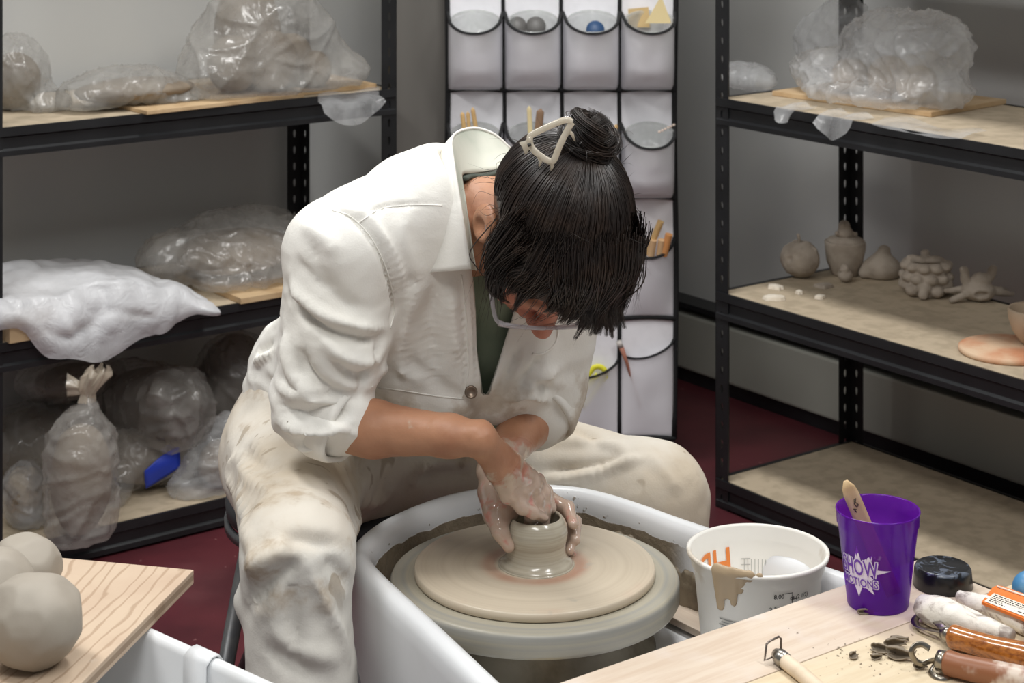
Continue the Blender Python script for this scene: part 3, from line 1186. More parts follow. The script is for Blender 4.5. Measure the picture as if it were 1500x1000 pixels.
def text_mesh(txt, size, extr=0.0, align='CENTER', scale_x=1.0):
    cu = bpy.data.curves.new('lettering', 'FONT')
    cu.body = txt
    cu.size = size
    cu.align_x = align
    cu.resolution_u = 3
    cu.offset = size * 0.012
    ob = bpy.data.objects.new('lettering', cu)
    C.objects.link(ob)
    dg = bpy.context.evaluated_depsgraph_get()
    me = bpy.data.meshes.new_from_object(ob.evaluated_get(dg))
    bm = bmesh.new()
    bm.from_mesh(me)
    bmesh.ops.triangulate(bm, faces=bm.faces[:])
    bmesh.ops.subdivide_edges(bm, edges=[e for e in bm.edges if e.calc_length() > size * 0.15], cuts=2)
    bmesh.ops.triangulate(bm, faces=bm.faces[:])
    bm.verts.index_update()
    vs = [(v.co.x * scale_x, v.co.y) for v in bm.verts]
    fs = [[v.index for v in f.verts] for f in bm.faces]
    bm.free()
    bpy.data.objects.remove(ob)
    bpy.data.curves.remove(cu)
    bpy.data.meshes.remove(me)
    return vs, fs


def wrap(vs, rfun, a0, z0, off=0.0006, mirror=1, skew=0.0):
    """lay 2-D points on a cone: x runs along the circumference, angle a0 measured from the viewer's side (-Y)"""
    out = []
    for x, y in vs:
        z = z0 + y
        r = rfun(z) + off
        a = -PI / 2 + a0 + mirror * (x + skew * y) / r
        out.append(Vector((r * math.cos(a), r * math.sin(a), z)))
    return out


def rb_out(z):
    return r0 + 0.001 + (r1 - 0.0072 - r0) * z / (BH - 0.021)


ink_or = mat('ink_orange', (232, 134, 62), 0.5)
ink_gr = mat('ink_grey', (120, 120, 118), 0.6)
ink_lt = mat('ink_pale_grey', (176, 174, 170), 0.6)
ink_dk = mat('ink_dark', (52, 48, 46), 0.6)
# letters printed on the far left side, seen reversed from inside through the pale wall
mb = MB()
vs, fs = text_mesh('HD', 0.052, scale_x=0.80)
pts = wrap(vs, lambda z: rb_out(z) - 0.0035, PI + 0.76, BH - 0.060, 0.0, mirror=1)
mb.add(pts, fs)
mb.build('printed_letters', ink_or, bk, local=True)
mb = MB()
vs, fs = text_mesh('8.00', 0.0075)
mb.add(wrap(vs, rb_out, 0.20, BH - 0.030), fs)
vs, fs = text_mesh('2.366', 0.0075)
mb.add(wrap(vs, rb_out, 0.16, BH - 0.045), fs)
vs, fs = text_mesh('qt (2 1/2)', 0.007)
mb.add(wrap(vs, rb_out, 0.56, BH - 0.033), fs)
def bar(x0, x1, y0, y1):
    n = max(1, int(abs(x1 - x0) / 0.004))
    v = [(x0 + (x1 - x0) * i / n, y) for y in (y0, y1) for i in range(n + 1)]
    f = [(i, i + 1, n + 2 + i, n + 1 + i) for i in range(n)]
    return v, f
for bx in ((-0.004, 0.006, 0.002, 0.0028), (0.006, 0.0068, -0.016, 0.0028), (-0.004, 0.006, -0.016, -0.0152), (0.006, 0.012, -0.006, -0.005)):
    v, f = bar(*bx)
    mb.add(wrap(v, rb_out, 0.34, BH - 0.027), f)
mb.build('measure_marks', ink_dk, bk, local=True)
rt = random.Random(2)
mb = MB()
for k in range(11):
    x0 = -0.012 + 0.003 * (k % 2)
    v, f = bar(x0, x0 + rt.uniform(0.014, 0.026), -k * 0.0034, -k * 0.0034 + 0.0011)
    mb.add(wrap(v, rb_out, -0.62, BH - 0.062, skew=0.1), f)
mb.build('fine_print', ink_gr, bk, local=True)
mb = MB()
for k in range(12):
    v, f = bar(0, 0.0008, -0.030, 0)
    mb.add(wrap(v, lambda z: rb_out(z) - 0.0035, PI + 0.10 - 0.062 * k, BH - 0.040, 0.0), f)
for k in range(5):
    v, f = bar(0, 0.012, -k * 0.007, -k * 0.007 + 0.0009)
    mb.add(wrap(v, lambda z: rb_out(z) - 0.0035, PI + 0.0, BH - 0.040, 0.0), f)
mb.build('printed_chart', ink_lt, bk, local=True)
# drip of clay over the rim
sd = SDF((-0.10, -0.10, 0.02), (0.10, 0.10, 0.16), 0.0016)
for (a, z0_, z1_, wd_) in ((-0.72, BH - 0.002, BH - 0.046, .009), (-0.60, BH - 0.002, BH - 0.030, .008), (-0.48, BH, BH - 0.038, .007), (-0.36, BH, BH - 0.022, .006), (-0.24, BH, BH - 0.011, .006), (-0.1, BH, BH - 0.004, .004)):
    for (zA, zB) in ((z0_, z1_),):
        rA, rB = r1 + 0.001, rb_out(zB)
        aa = -PI / 2 + a
        sd.cap((rA * math.cos(aa), rA * math.sin(aa), zA), (rB * math.cos(aa - .03), rB * math.sin(aa - .03), zB), wd_, wd_ * 0.65, 0.005, ((math.cos(aa), math.sin(aa), 0.2), 0.35))
vs, fs = sd.mesh()
link_mesh('clay_drip', vs, fs, mat('drip_clay', (178, 156, 126), 0.45), bk, True, local=True)

# ------------------------------------------------------------------ purple cup with a wooden paddle
CB = PZ(1286, 884, ZT)
CTOP = 0.107
t = NT('purple_plastic')
t.color(lin((104, 30, 190)))
t.set(Roughness=0.18)
t.b.inputs['Transmission Weight'].default_value = 0.0
tr = t.n.new('ShaderNodeBsdfTransparent')
tr.inputs[0].default_value = lin((186, 120, 232))
mx = t.n.new('ShaderNodeMixShader')
mx.inputs[0].default_value = 0.40
t.link(tr.outputs[0], mx.inputs[1])
t.link(t.b.outputs[0], mx.inputs[2])
t.link(mx.outputs[0], t.out.inputs['Surface'])
t.color(t.mix(t.ramp(t.noise(30, 4), 0.68, 0.74), lin((124, 36, 182)), lin((186, 160, 212))))
M['purple'] = t.m
cup = thing('plastic_cup', 'translucent purple plastic cup with white lettering on the narrow plank', 'cup', CB)
c0, c1_ = 0.0340, 0.0455
def cup_r(z):
    return c0 + (c1_ - 0.0012 - c0) * min(1, z / (CTOP - 0.012)) 
prof = [(0, 0.003), (0.028, 0.003), (0.031, 0.0), (c0 - 0.001, 0.0), (c0, 0.002), (c1_ - 0.0012, CTOP - 0.018), (c1_ + 0.0002, CTOP - 0.016), (c1_ + 0.0006, CTOP - 0.003), (c1_ + 0.0016, CTOP - 0.0015), (c1_ + 0.001, CTOP), (c1_ - 0.0005, CTOP - 0.001), (c1_ - 0.001, CTOP - 0.016), (c1_ - 0.0025, CTOP - 0.0185), (c0 - 0.001, 0.004), (0, 0.0045)]
MB().lathe(prof, n=64).build('cup_wall', M['purple'], cup, local=True)
ink_w = mat('ink_white', (222, 212, 234), 0.5)
ink_p = mat('ink_purple', (104, 50, 170), 0.5)
star = []
spk_ = [(90, 1.0), (112, .42), (128, .72), (150, .44), (168, .7), (190, .42), (222, .66), (240, .48), (268, .92), (290, .48), (308, .95), (325, .50), (345, .6), (355, .45), (8, 1.25), (25, .52), (52, .98), (72, .46)]
for a, r in spk_:
    star.append((r * 0.030 * math.cos(math.radians(a)), r * 0.030 * math.sin(math.radians(a))))
def star_fill(m_):
    v = [(0.0, 0.0)] + star
    f = [(0, 1 + i, 1 + (i + 1) % len(star)) for i in range(len(star))]
    out_v, out_f = [], []
    for i, j, k in f:
        A, B_, C_ = (Vector(v[q]) for q in (i, j, k))
        n = 6
        idx = {}
        for p in range(n + 1):
            for q in range(n + 1 - p):
                idx[(p, q)] = len(out_v)
                w_ = A + (B_ - A) * p / n + (C_ - A) * q / n
                out_v.append((w_.x, w_.y))
        for p in range(n):
            for q in range(n - p):
                out_f.append((idx[(p, q)], idx[(p + 1, q)], idx[(p, q + 1)]))
                if p + q < n - 1:
                    out_f.append((idx[(p + 1, q)], idx[(p + 1, q + 1)], idx[(p, q + 1)]))
    return out_v, out_f
AZ = -0.76
mb = MB()
v, f = star_fill(mb)
mb.add(wrap(v, cup_r, AZ, 0.0465, 0.0004), f)
for tx, sz, zz, sxx in (('SHOW', 0.0250, 0.0440, 0.62), ('MOTIONS', 0.0125, 0.0315, 0.80)):
    for ddx in (-0.0009, 0.0009):
        for ddy in (-0.0009, 0.0009):
            v, f = text_mesh(tx, sz, scale_x=sxx)
            mb.add(wrap([(a + ddx, b + ddy) for a, b in v], cup_r, AZ, zz, 0.0007, skew=-0.05), f)
mb.build('printed_star', ink_w, cup, local=True)
mb = MB()
for tx, sz, zz, sxx in (('SHOW', 0.0250, 0.0440, 0.62), ('MOTIONS', 0.0125, 0.0315, 0.80)):
    v, f = text_mesh(tx, sz, scale_x=sxx)
    mb.add(wrap(v, cup_r, AZ, zz, 0.0011, skew=-0.05), f)
mb.build('printed_letters', ink_p, cup, local=True)
pa, pb = CB + V(0.020, 0.012, 0.006), P(1238, 703, 2.135)
mb = MB()
ax = (pb - pa)
sdv = ax.cross(V(0, 1, 0)).normalized()
rows = []
for i in range(17):
    u = i / 16
    hw = 0.0088 * (1.0 if u < 0.86 else math.sqrt(max(0.0, 1 - ((u - 0.86) / 0.145) ** 2)))
    cpt = pa + ax * u
    rows.append([cpt + sdv * (hw * k) + V(0, -0.0008, 0) for k in (-1, -0.5, 0, 0.5, 1)])
pd = thing('wooden_paddle', 'flat wooden craft stick standing in the purple cup', 'stick', pa)
MB().grid(rows).build('stick_blade', mat('craft_stick', (218, 190, 148), 0.55, 0, (204, 174, 130), 40), pd, solid=0.002)
mb = MB()
q0 = pa + ax * 0.80 + V(0, -0.0035, 0)
for pts in (((-.003, .006), (-.001, .002), (-.003, -.002), (0, -.004)), ((-.001, .006), (.001, .001), (0, -.003)), ((.001, -.006), (.004, -.004), (.002, -.009))):
    mb.tube([q0 + sdv * x + ax.normalized() * y for x, y in pts], 0.0004, 5)
mb.build('pencil_mark', ink_dk, pd)
# curl of clay at the foot of the cup
def curl(px, py, L, r, ang, label, group=None, name='clay_curl', m='clay_brown', z=ZT):
    p = PZ(px, py, z) + V(0, 0, r)
    d_ = V(math.cos(ang), math.sin(ang), 0) * L / 2
    mb = MB()
    rows = []
    rc = random.Random(int(px * 7 + py))
    b0, b1 = rc.uniform(-2.6, -1.6), rc.uniform(0.6, 2.6)
    bend = rc.uniform(-.35, .35)
    sdv = V(-math.sin(ang), math.cos(ang), 0)
    for i in range(11):
        u = i / 10
        tp = (0.55 + 0.45 * math.sin(PI * min(1, u * 1.1 + .1))) * rc.uniform(.88, 1.1)
        cpt = p + d_ * (2 * u - 1) + sdv * (bend * L * (u - .5) ** 2)
        rows.append([cpt + V(0, 0, 1) * (r * math.sin(b_) * tp) + sdv * (r * math.cos(b_) * tp * 1.25) + d_ * (.10 * math.sin(b_ * 2 + px) * (1 if i in (0, 10) else 0)) for b_ in np.linspace(b0, b1, 14)])
    o = mb.grid(rows).build(name, M[m], solid=0.0012)
    recenter(o, PZ(px, py, z))
    return tag(o, label, 'clay curl', group)


curl(1268, 900, 0.017, 0.0035, 0.1, 'small rolled curl of clay at the foot of the purple cup')

# ------------------------------------------------------------------ black jar lid
t = NT('lid_black')
sx = t.sep()
wet = t.ramp(t.noise(60, 4, 0.6, None, 1.5), 0.50, 0.58)
edge = t.ramp(sx[2], 0.0185, 0.0215)
t.color(t.mix(t.math('MULTIPLY', wet, edge), lin((22, 23, 26)), lin((84, 92, 104))))
t.set(Roughness=0.28)
LD = PZ(1381, 857, ZT)
ld = MB().lathe([(0, 0), (0.0335, 0), (0.0340, 0.001), (0.0322, 0.0195), (0.0305, 0.0225), (0.029, 0.0232), (0, 0.0225)], n=56).build('jar_lid', t.m)
ld.location = LD
tag(ld, 'round black plastic jar lid smeared with grey slip beside the purple cup', 'lid')

# ------------------------------------------------------------------ left tub with plywood board and clay balls
tubL = thing('splash_tub', 'white plastic splash tub of a second wheel under the plywood board', 'tub', (-0.42, 1.75, 0))
zt = 0.583
e0, e1, e2 = PZ(222, 914, zt), PZ(292, 946, zt), PZ(415, 1000, zt)
dv = (e2 - e0).to_2d().normalized()
nv = Vector((dv.y, -dv.x))
if nv.y > 0:
    nv = -nv
c0_ = e0.to_2d() - dv * 0.30
cA = e2.to_2d() + dv * 0.12
quad = [c0_, c0_ + nv * 0.42, cA + nv * 0.42, cA]
def round_poly(q, r, n=6):
    out = []
    for i in range(len(q)):
        a, b, c_ = q[i - 1], q[i], q[(i + 1) % len(q)]
        u, v = (a - b).normalized(), (c_ - b).normalized()
        p0, p2 = b + u * r, b + v * r
        for k in range(n + 1):
            s_ = k / n
            out.append(p0 * (1 - s_) ** 2 + b * (2 * s_ * (1 - s_)) + p2 * s_ ** 2)
    return out
ol = round_poly(quad, 0.06)
ar = sum(ol[i].x * ol[(i + 1) % len(ol)].y - ol[(i + 1) % len(ol)].x * ol[i].y for i in range(len(ol)))
if ar < 0:
    ol = ol[::-1]
ol = resample(ol, 200)
rg = inset_rings(ol, [(0.004, 0.36), (0.0, zt - 0.02), (0.001, zt - 0.006), (0.005, zt - 0.001), (0.009, zt), (0.014, zt - 0.002), (0.017, zt - 0.008), (0.020, 0.42), (0.035, 0.405)])
mb = MB().grid(rg, closed=True)
n_ = 200
mb.v.append(tuple(sum(rg[-1], Vector()) / n_))
o_ = (len(rg) - 1) * n_
mb.f += [(o_ + i, o_ + (i + 1) % n_, len(mb.v) - 1) for i in range(n_)]
mb.sm += [True] * n_
mb.build('tub_shell', M['white_plastic'], tubL)
cc = sum(ol, Vector((0, 0))) / n_
MB().box((cc.x - 0.14, cc.y - 0.12, 0.0), (cc.x + 0.14, cc.y + 0.12, 0.405), bevel=0.02).build('pedestal', bpy.data.materials['housing_grey'], tubL)
# seam between the two halves of the tub
jp = e1.to_2d() 
mb = MB()
prof = [(-0.001, zt - 0.10), (-0.001, zt - 0.004), (0.004, zt + 0.0022), (0.012, zt + 0.0022), (0.020, zt - 0.004), (0.0215, 0.43)]
rows = []
for s_ in (0.0, 0.035):
    q = jp + dv * s_
    rows.append([Vector((q.x + nv.x * a, q.y + nv.y * a, z)) for a, z in prof])
mb.grid(rows).build('joint_clip', M['white_plastic'], tubL, solid=0.002, solid_off=0)

t = NT('plywood')
sx = t.sep()
wv = t.n.new('ShaderNodeTexWave')
wv.wave_type = 'RINGS'
wv.rings_direction = 'SPHERICAL'
wv.inputs['Scale'].default_value = 6.5
wv.inputs['Distortion'].default_value = 7.0
wv.inputs['Detail'].default_value = 3.0
wv.inputs['Detail Scale'].default_value = 1.2
t.link(t.mapping((3.4, 0.9, 1), (0, 0, 0.30), (0.52, 0.30, 0)), wv.inputs['Vector'])
gr = t.ramp(wv.outputs['Fac'], 0.80, 1.0)
base = t.mix(t.ramp(t.noise(9, 5), 0.35, 0.7), lin((194, 173, 150)), lin((184, 160, 138)))
base = t.mix(t.math('MULTIPLY', gr, 0.55), base, lin((146, 118, 92)))
base = t.mix(t.math('MULTIPLY', t.ramp(t.noise(14, 4), 0.60, 0.72), 0.6), base, lin((196, 184, 170)))
lay = t.math('MULTIPLY', t.ramp(sx[2], -0.0045, -0.005), t.ramp(sx[2], -0.011, -0.0105))
base = t.mix(t.math('MULTIPLY', lay, 0.6), base, lin((120, 96, 72)))
t.color(base)
t.set(Roughness=0.6)
t.bump(gr, 0.15, 0.002)
M['plywood'] = t.m
zb = 0.600
cor = PZ(284, 834, zb)
ply = MB().box((-0.56, -0.46, -0.0155), (0, 0, 0), bevel=0.0012).build('plywood_board', M['plywood'])
ply.location = cor
ply.rotation_euler = (0, 0, math.radians(-12.6))
tag(ply, 'plywood board with wavy grain at lower left holding the clay balls', 'board')
M['clay_ball'] = mat('clay_ball', (160, 152, 140), 0.62, 0, (146, 137, 125), 7, bump=0.12, bscale=30, bdist=0.006)
for k, (px, d, r, lb, sd_) in enumerate(((50, 1.872, 0.0475, 'biggest lumpy grey clay ball nearest the camera on the plywood', 3), (34, 2.018, 0.039, 'smaller clay ball farthest back on the plywood board', 8), (-14, 1.945, 0.046, 'clay ball cut by the left picture edge on the plywood', 12))):
    bm = bmesh.new()
    bmesh.ops.create_icosphere(bm, subdivisions=5, radius=1.0)
    vs = np.array([v.co[:] for v in bm.verts])
    fs = [[v.index for v in f.verts] for f in bm.faces]
    bm.free()
    rs = np.random.RandomState(sd_)
    facets = rs.normal(size=(16, 3))
    facets /= np.linalg.norm(facets, axis=1, keepdims=True)
    h = 0.90 + 0.06 * rs.rand(16)
    rad = 1 + 0.05 * fbm(vs * 1.3, sd_, 2)
    for fn, hh in zip(facets, h):
        dd = vs @ fn
        lim = np.where(dd > 0.2, hh / np.maximum(dd, 0.2), 9)
        rad = np.minimum(rad, lim * 0.74 + rad * 0.26)
    q = vs * rad[:, None] * r * np.array([1.03, 1.0, 0.97])
    q[:, 2] = np.maximum(q[:, 2], -r * 0.90)
    q[:, 2] += r * 0.90
    o = link_mesh('clay_ball', q, fs, M['clay_ball'], None, True)
    o.location = ((px - 750) * d / FL, d, zb)
    tag(o, lb, 'clay ball', 'clay balls on the plywood board')
# ------------------------------------------------------------------ the potter
def A3(v):
    return np.array(tuple(v), float)


person = thing('person', 'person in a cream work jacket and clay-stained trousers bent over the wheel', 'person', (ST.x, ST.y, 0))
rt_ = np.array((-0.82, -0.57, 0.0))       # towards the person's right hand
fw_ = np.array((0.57, -0.82, 0.0))        # the way the chest faces

# joints
HIPC = np.array((-0.235, 2.690, 0.575))
HIPR, HIPL = A3(P(432, 672, 2.61)), A3(P(585, 665, 2.745))
KNR, KNL = A3(P(436, 812, 2.225)), A3(P(958, 728, 2.625))
ANR, ANL = np.array((-0.235, 2.215, 0.10)), np.array((0.245, 2.60, 0.10))
WAI = np.array((-0.200, 2.640, 0.700))
CHE = np.array((-0.120, 2.530, 0.840))
C7 = np.array((-0.052, 2.440, 0.955))
SHR, SHL = A3(P(497, 372, 2.335)), A3(P(835, 335, 2.50))
ELR, ELL = A3(P(482, 622, 2.33)), A3(P(790, 590, 2.53))
WRR, WRL = A3(P(703, 642, 2.25)), A3(P(722, 690, 2.385))
HC = A3(P(806, 336, 2.35))               # middle of the head
hF = np.array((0.02, -0.24, -0.97)); hF /= np.linalg.norm(hF)
hR = np.array((-0.945, -0.32, 0.06)); hR -= hF * (hR @ hF); hR /= np.linalg.norm(hR)
hU = np.cross(hR, hF)
HS = 1.04


def H(r, f, u):
    return HC + (hR * r + hF * f + hU * u) * HS


AX = np.stack([hR, hF, hU])

# ---- skin: head, neck, chest, arms and hands grown as one surface
sk = SDF((-0.34, 2.15, 0.50), (0.22, 2.72, 1.12), 0.0025)
sk.ell(H(0, -0.012, 0.035), np.array((.072, .093, .083)) * HS, AX)
sk.ell(H(0, 0.034, -0.035), np.array((.058, .060, .078)) * HS, AX, 0.03)
sk.ell(H(0, 0.045, -0.082), np.array((.046, .046, .036)) * HS, AX, 0.025)
sk.ell(H(0, 0.080, -0.101), np.array((.020, .016, .016)) * HS, AX, 0.02)
for sgn in (1, -1):
    sk.ell(H(sgn * .042, 0.066, -0.030), np.array((.022, .018, .020)) * HS, AX, 0.02)          # cheek
    sk.ell(H(sgn * .032, 0.098, 0.004), np.array((.017, .013, .011)) * HS, AX, 0.010, sub=True)  # eye socket
    sk.ell(H(sgn * .032, 0.080, 0.002), np.array((.0145, .0125, .0115)) * HS, AX, 0.003)         # lowered lid
    sk.cap(H(sgn * .012, 0.093, 0.021), H(sgn * .048, 0.078, 0.022), .007, .006, 0.010)          # brow
    sk.ell(H(sgn * .0115, 0.103, -0.041), np.array((.0075, .009, .007)) * HS, AX, 0.004)         # nostril wing
    # ear
    sk.ell(H(sgn * .083, -0.008, 0.004), np.array((.010, .023, .036)) * HS, AX, 0.006)
    sk.ell(H(sgn * .092, -0.002, 0.004), np.array((.008, .013, .022)) * HS, AX, 0.004, sub=True)
    sk.ell(H(sgn * .085, 0.006, -0.003), np.array((.005, .005, .009)) * HS, AX, 0.003)
    sk.ell(H(sgn * .077, 0.002, -0.030), np.array((.007, .009, .010)) * HS, AX, 0.006)
sk.cap(H(0, 0.090, 0.012), H(0, 0.116, -0.036), .0085, .0115, 0.008)
sk.ell(H(0, 0.113, -0.040), np.array((.0115, .011, .010)) * HS, AX, 0.005)
sk.ell(H(0, 0.094, -0.066), np.array((.021, .010, .0055)) * HS, AX, 0.004)
sk.ell(H(0, 0.092, -0.077), np.array((.018, .010, .0065)) * HS, AX, 0.004)
sk.cap(H(-.02, 0.102, -0.0715), H(.02, 0.102, -0.0715), .0015, .0015, 0.002, sub=True)
# neck, shoulders, chest
C7s = C7 - np.array((0, 0, .040))
sk.cap(C7s + fw_ * 0.02, H(0, -0.030, -0.055), .052, .048, 0.02)
sk.cap(C7s + fw_ * 0.05, H(0, 0.02, -0.075), .045, .040, 0.02)
sk.cap(CHE, C7s, .085, .050, 0.03)
sk.cap(C7s + rt_ * .02, SHR, .045, .042, 0.03).cap(C7s - rt_ * .02, SHL, .045, .042, 0.03)
# arms
for S_, E_, W_ in ((SHR, ELR, WRR), (SHL, ELL, WRL)):
    sk.cap(S_, E_, .042, .033, 0.02)
    m_ = E_ + (W_ - E_) * 0.30
    sk.chain([E_, m_, E_ + (W_ - E_) * 0.8, W_], [.031, .0325, .0235, .0205], 0.012)
EX = 0.0
# right hand: back of the hand up, fingers dipping into the pot
def hand(knuckles, wr, fingers, thumb, palm_r=.0125, web=0.008):
    for (k_, pts, r) in knuckles:
        sk.cap(wr, k_, .0145, palm_r * .86, 0.010)
    for i in range(len(knuckles) - 1):
        sk.cap(knuckles[i][0], knuckles[i + 1][0], palm_r * 0.86, palm_r * 0.86, 0.006)
        mid0, mid1 = (wr * .45 + knuckles[i][0] * .55), (wr * .45 + knuckles[i + 1][0] * .55)
        sk.cap(mid0, mid1, palm_r * 0.95, palm_r * 0.95, 0.008)
    for (k_, pts, r) in knuckles:
        n = len(pts)
        rr_ = [r * 1.06, r, r * 0.95, r * 0.78][:n + 1]
        seq = [k_] + pts
        for i in range(len(seq) - 1):
            sk.cap(seq[i], seq[i + 1], rr_[min(i, 3)], rr_[min(i + 1, 3)], 0.0035)
    seq, rs = thumb
    for i in range(len(seq) - 1):
        sk.cap(seq[i], seq[i + 1], rs[i], rs[i + 1], 0.006)


def PP(*a):
    return A3(P(*a))


hand([(PP(786, 706, 2.352), [PP(797, 722, 2.350), PP(799, 745, 2.347), PP(797, 770, 2.345)], .0088),
      (PP(776, 712, 2.335), [PP(786, 732, 2.338), PP(790, 752, 2.340), PP(788, 774, 2.342)], .0090),
      (PP(762, 722, 2.318), [PP(773, 740, 2.322), PP(778, 756, 2.330), PP(775, 772, 2.338)], .0086),
      (PP(744, 724, 2.300), [PP(764, 743, 2.306), PP(781, 751, 2.316), PP(797, 758, 2.328)], .0082)],
     WRR, None, ([PP(728, 668, 2.285), PP(768, 694, 2.365), PP(797, 722, 2.372), PP(806, 744, 2.362)], [.016, .0125, .0105, .0085]))
# left hand: wraps behind the pot, fingertips coming round on the right
hand([(PP(768, 722, 2.400), [PP(806, 731, 2.398), PP(832, 743, 2.385), PP(840, 768, 2.358)], .0090),
      (PP(764, 738, 2.402), [PP(808, 748, 2.402), PP(842, 764, 2.385), PP(843, 790, 2.362)], .0090),
      (PP(760, 756, 2.400), [PP(806, 772, 2.402), PP(838, 786, 2.382), PP(834, 806, 2.356)], .0085),
      (PP(754, 774, 2.396), [PP(796, 796, 2.402), PP(826, 806, 2.392), PP(838, 812, 2.372)], .0075)],
     WRL, None, ([PP(722, 722, 2.372), PP(727, 752, 2.340), PP(733, 778, 2.322), PP(745, 800, 2.318)], [.020, .0155, .0105, .0080]), palm_r=.0115)
sk.ell(PP(738, 746, 2.352), (.021, .019, .019), k=0.012)      # thumb pad
vs, fs = sk.mesh()
vs = relax(vs, fs, 1, 0.5)
# slight tendons and veins
vs = vs + vnormals(vs, fs) * (0.0006 * fbm(vs * 60, 4, 2))[:, None]
t = NT('skin')
sx = t.sep()
# clay slip from the wrists down (the person's origin is on the floor: z is height)
geo = t.n.new('ShaderNodeNewGeometry')
px_ = t.n.new('ShaderNodeSeparateXYZ')
t.link(t.tc.outputs['Object'], px_.inputs[0])
# distance from the pot decides how much slip sticks to the skin
vm = t.n.new('ShaderNodeVectorMath'); vm.operation = 'DISTANCE'
t.link(t.tc.outputs['Object'], vm.inputs[0])
pl_ = POT + V(-0.020, 0.0, 0.025) - Vector((ST.x, ST.y, 0))
vm.inputs[1].default_value = tuple(pl_)
slip = t.math('ADD', t.ramp(vm.outputs['Value'], 0.165, 0.085), t.math('MULTIPLY', t.math('SUBTRACT', t.noise(36, 4), 0.5), 2.6))
slipf = t.ramp(slip, 0.48, 0.85)
skinc = t.mix(t.ramp(t.noise(14, 4), 0.35, 0.7), lin((176, 128, 98)), lin((158, 108, 80)))
face = t.n.new('ShaderNodeVectorMath'); face.operation = 'DISTANCE'
t.link(t.tc.outputs['Object'], face.inputs[0])
face.inputs[1].default_value = tuple(Vector(H(0, .09, -.03)) - Vector((ST.x, ST.y, 0)))
skinc = t.mix(t.ramp(face.outputs['Value'], 0.10, 0.04), skinc, lin((184, 122, 102)))
hnd = t.ramp(vm.outputs['Value'], 0.14, 0.09)
skinc = t.mix(hnd, skinc, lin((196, 130, 116)))
t.color(t.mix(t.math('MULTIPLY', slipf, 0.78), skinc, lin((186, 172, 154))))
rgh = t.n.new('ShaderNodeMapRange'); t.link(t.ramp(vm.outputs['Value'], 0.18, 0.10), rgh.inputs['Value'])
rgh.inputs['To Min'].default_value = 0.5; rgh.inputs['To Max'].default_value = 0.16
t.link(rgh.outputs[0], t.b.inputs['Roughness'])
t.b.inputs['Subsurface Weight'].default_value = 0.12
t.b.inputs['Subsurface Radius'].default_value = (0.012, 0.005, 0.003)
t.b.inputs['Coat Weight'].default_value = 0.0
t.link(t.ramp(vm.outputs['Value'], 0.15, 0.08), t.b.inputs['Coat Weight'])
t.b.inputs['Coat Roughness'].default_value = 0.1
t.bump(t.noise(90, 4), 0.3, 0.002)
M['skin'] = t.m
link_mesh('body', vs, fs, M['skin'], person, True)
skin_tree = None

# ---- trousers
tr = SDF((-0.50, 2.05, 0.08), (0.34, 2.90, 0.80), 0.005)
tr.cap(HIPR, KNR, .096, .062, 0.04)
tr.cap(HIPL, KNL, .108, .068, 0.04)
tr.cap(HIPR + rt_ * -.02, HIPL + rt_ * .02, .105, .105, 0.05)
tr.cap(HIPC + np.array((0, 0, .02)), WAI, .115, .10, 0.05)
tr.cap(HIPC + rt_ * .06 - fw_ * .02, WAI + rt_ * .04, .085, .08, 0.05)
tr.cap(KNR, ANR, .064, .062, 0.03)
tr.cap(KNL, ANL, .068, .062, 0.03)
tr.cap(KNR + np.array((0, 0.02, -.09)), KNR + np.array((-.056, .01, -.060)), .040, .018, 0.02)
tr.half((0, 0, 0.475), (0, 0, -1), 0.01) if False else None
vs, fs = tr.mesh()
vs = relax(vs, fs, 2)
ST_T = [
    ([(345, 690), (352, 740), (362, 790), (372, 830)], .012, .004),
    ([(430, 800), (400, 815), (360, 835), (342, 850)], .014, .012),
    ([(440, 815), (400, 850), (365, 890)], .012, -.010),
    ([(515, 800), (470, 795), (440, 790), (410, 800)], .012, -.006),
    ([(440, 812), (470, 870), (500, 930), (512, 985)], .010, .006),
    ([(470, 812), (500, 840), (517, 860)], .010, -.006),
    ([(430, 830), (425, 900), (440, 990)], .014, -.006),
    ([(390, 900), (420, 940), (470, 960), (505, 965)], .012, .005),
    ([(380, 940), (430, 975), (480, 995)], .012, -.005),
    ([(580, 705), (545, 735), (520, 770), (500, 800)], .014, .006),
    ([(560, 660), (530, 690), (490, 720)], .014, -.006),
    ([(350, 650), (380, 680), (430, 690)], .012, -.005),
    ([(340, 670), (370, 705), (410, 720)], .010, .004),
    ([(800, 650), (850, 648), (900, 655), (915, 668)], .010, .005),
    ([(790, 690), (850, 685), (915, 672)], .010, -.006),
    ([(780, 705), (840, 700), (910, 680), (950, 670)], .009, .007),
    ([(830, 620), (860, 640), (880, 660)], .012, -.005),
    ([(940, 660), (975, 690), (1000, 730)], .012, .003),
    ([(700, 690), (640, 695), (590, 705)], .012, -.007),
    ([(690, 672), (640, 678), (600, 690)], .010, .005),
    ([(625, 680), (610, 700), (600, 715)], .008, .006),
    ([(350, 660), (335, 700), (345, 740)], .010, .005),
]
vs = folds(vs, fs, [(a, w_ * .85, h_ * 1.4) for a, w_, h_ in ST_T])
nr_ = vnormals(vs, fs)
vs = vs + nr_ * (0.0035 * fbm(vs * np.array((9, 9, 14)), 21, 3))[:, None]
vs = vs + nr_ * (np.clip((0.66 - vs[:, 2]) * 8, 0, 1) * 0.0008 * fbm(vs * 34, 23, 2))[:, None]
t = NT('trouser_cloth')
sx = t.sep()
base = t.mix(t.ramp(t.noise(7, 5), 0.35, 0.72), lin((219, 212, 200)), lin((204, 190, 169)))
kneeR = Vector(P(430, 790, 2.2)) - Vector((ST.x, ST.y, 0))
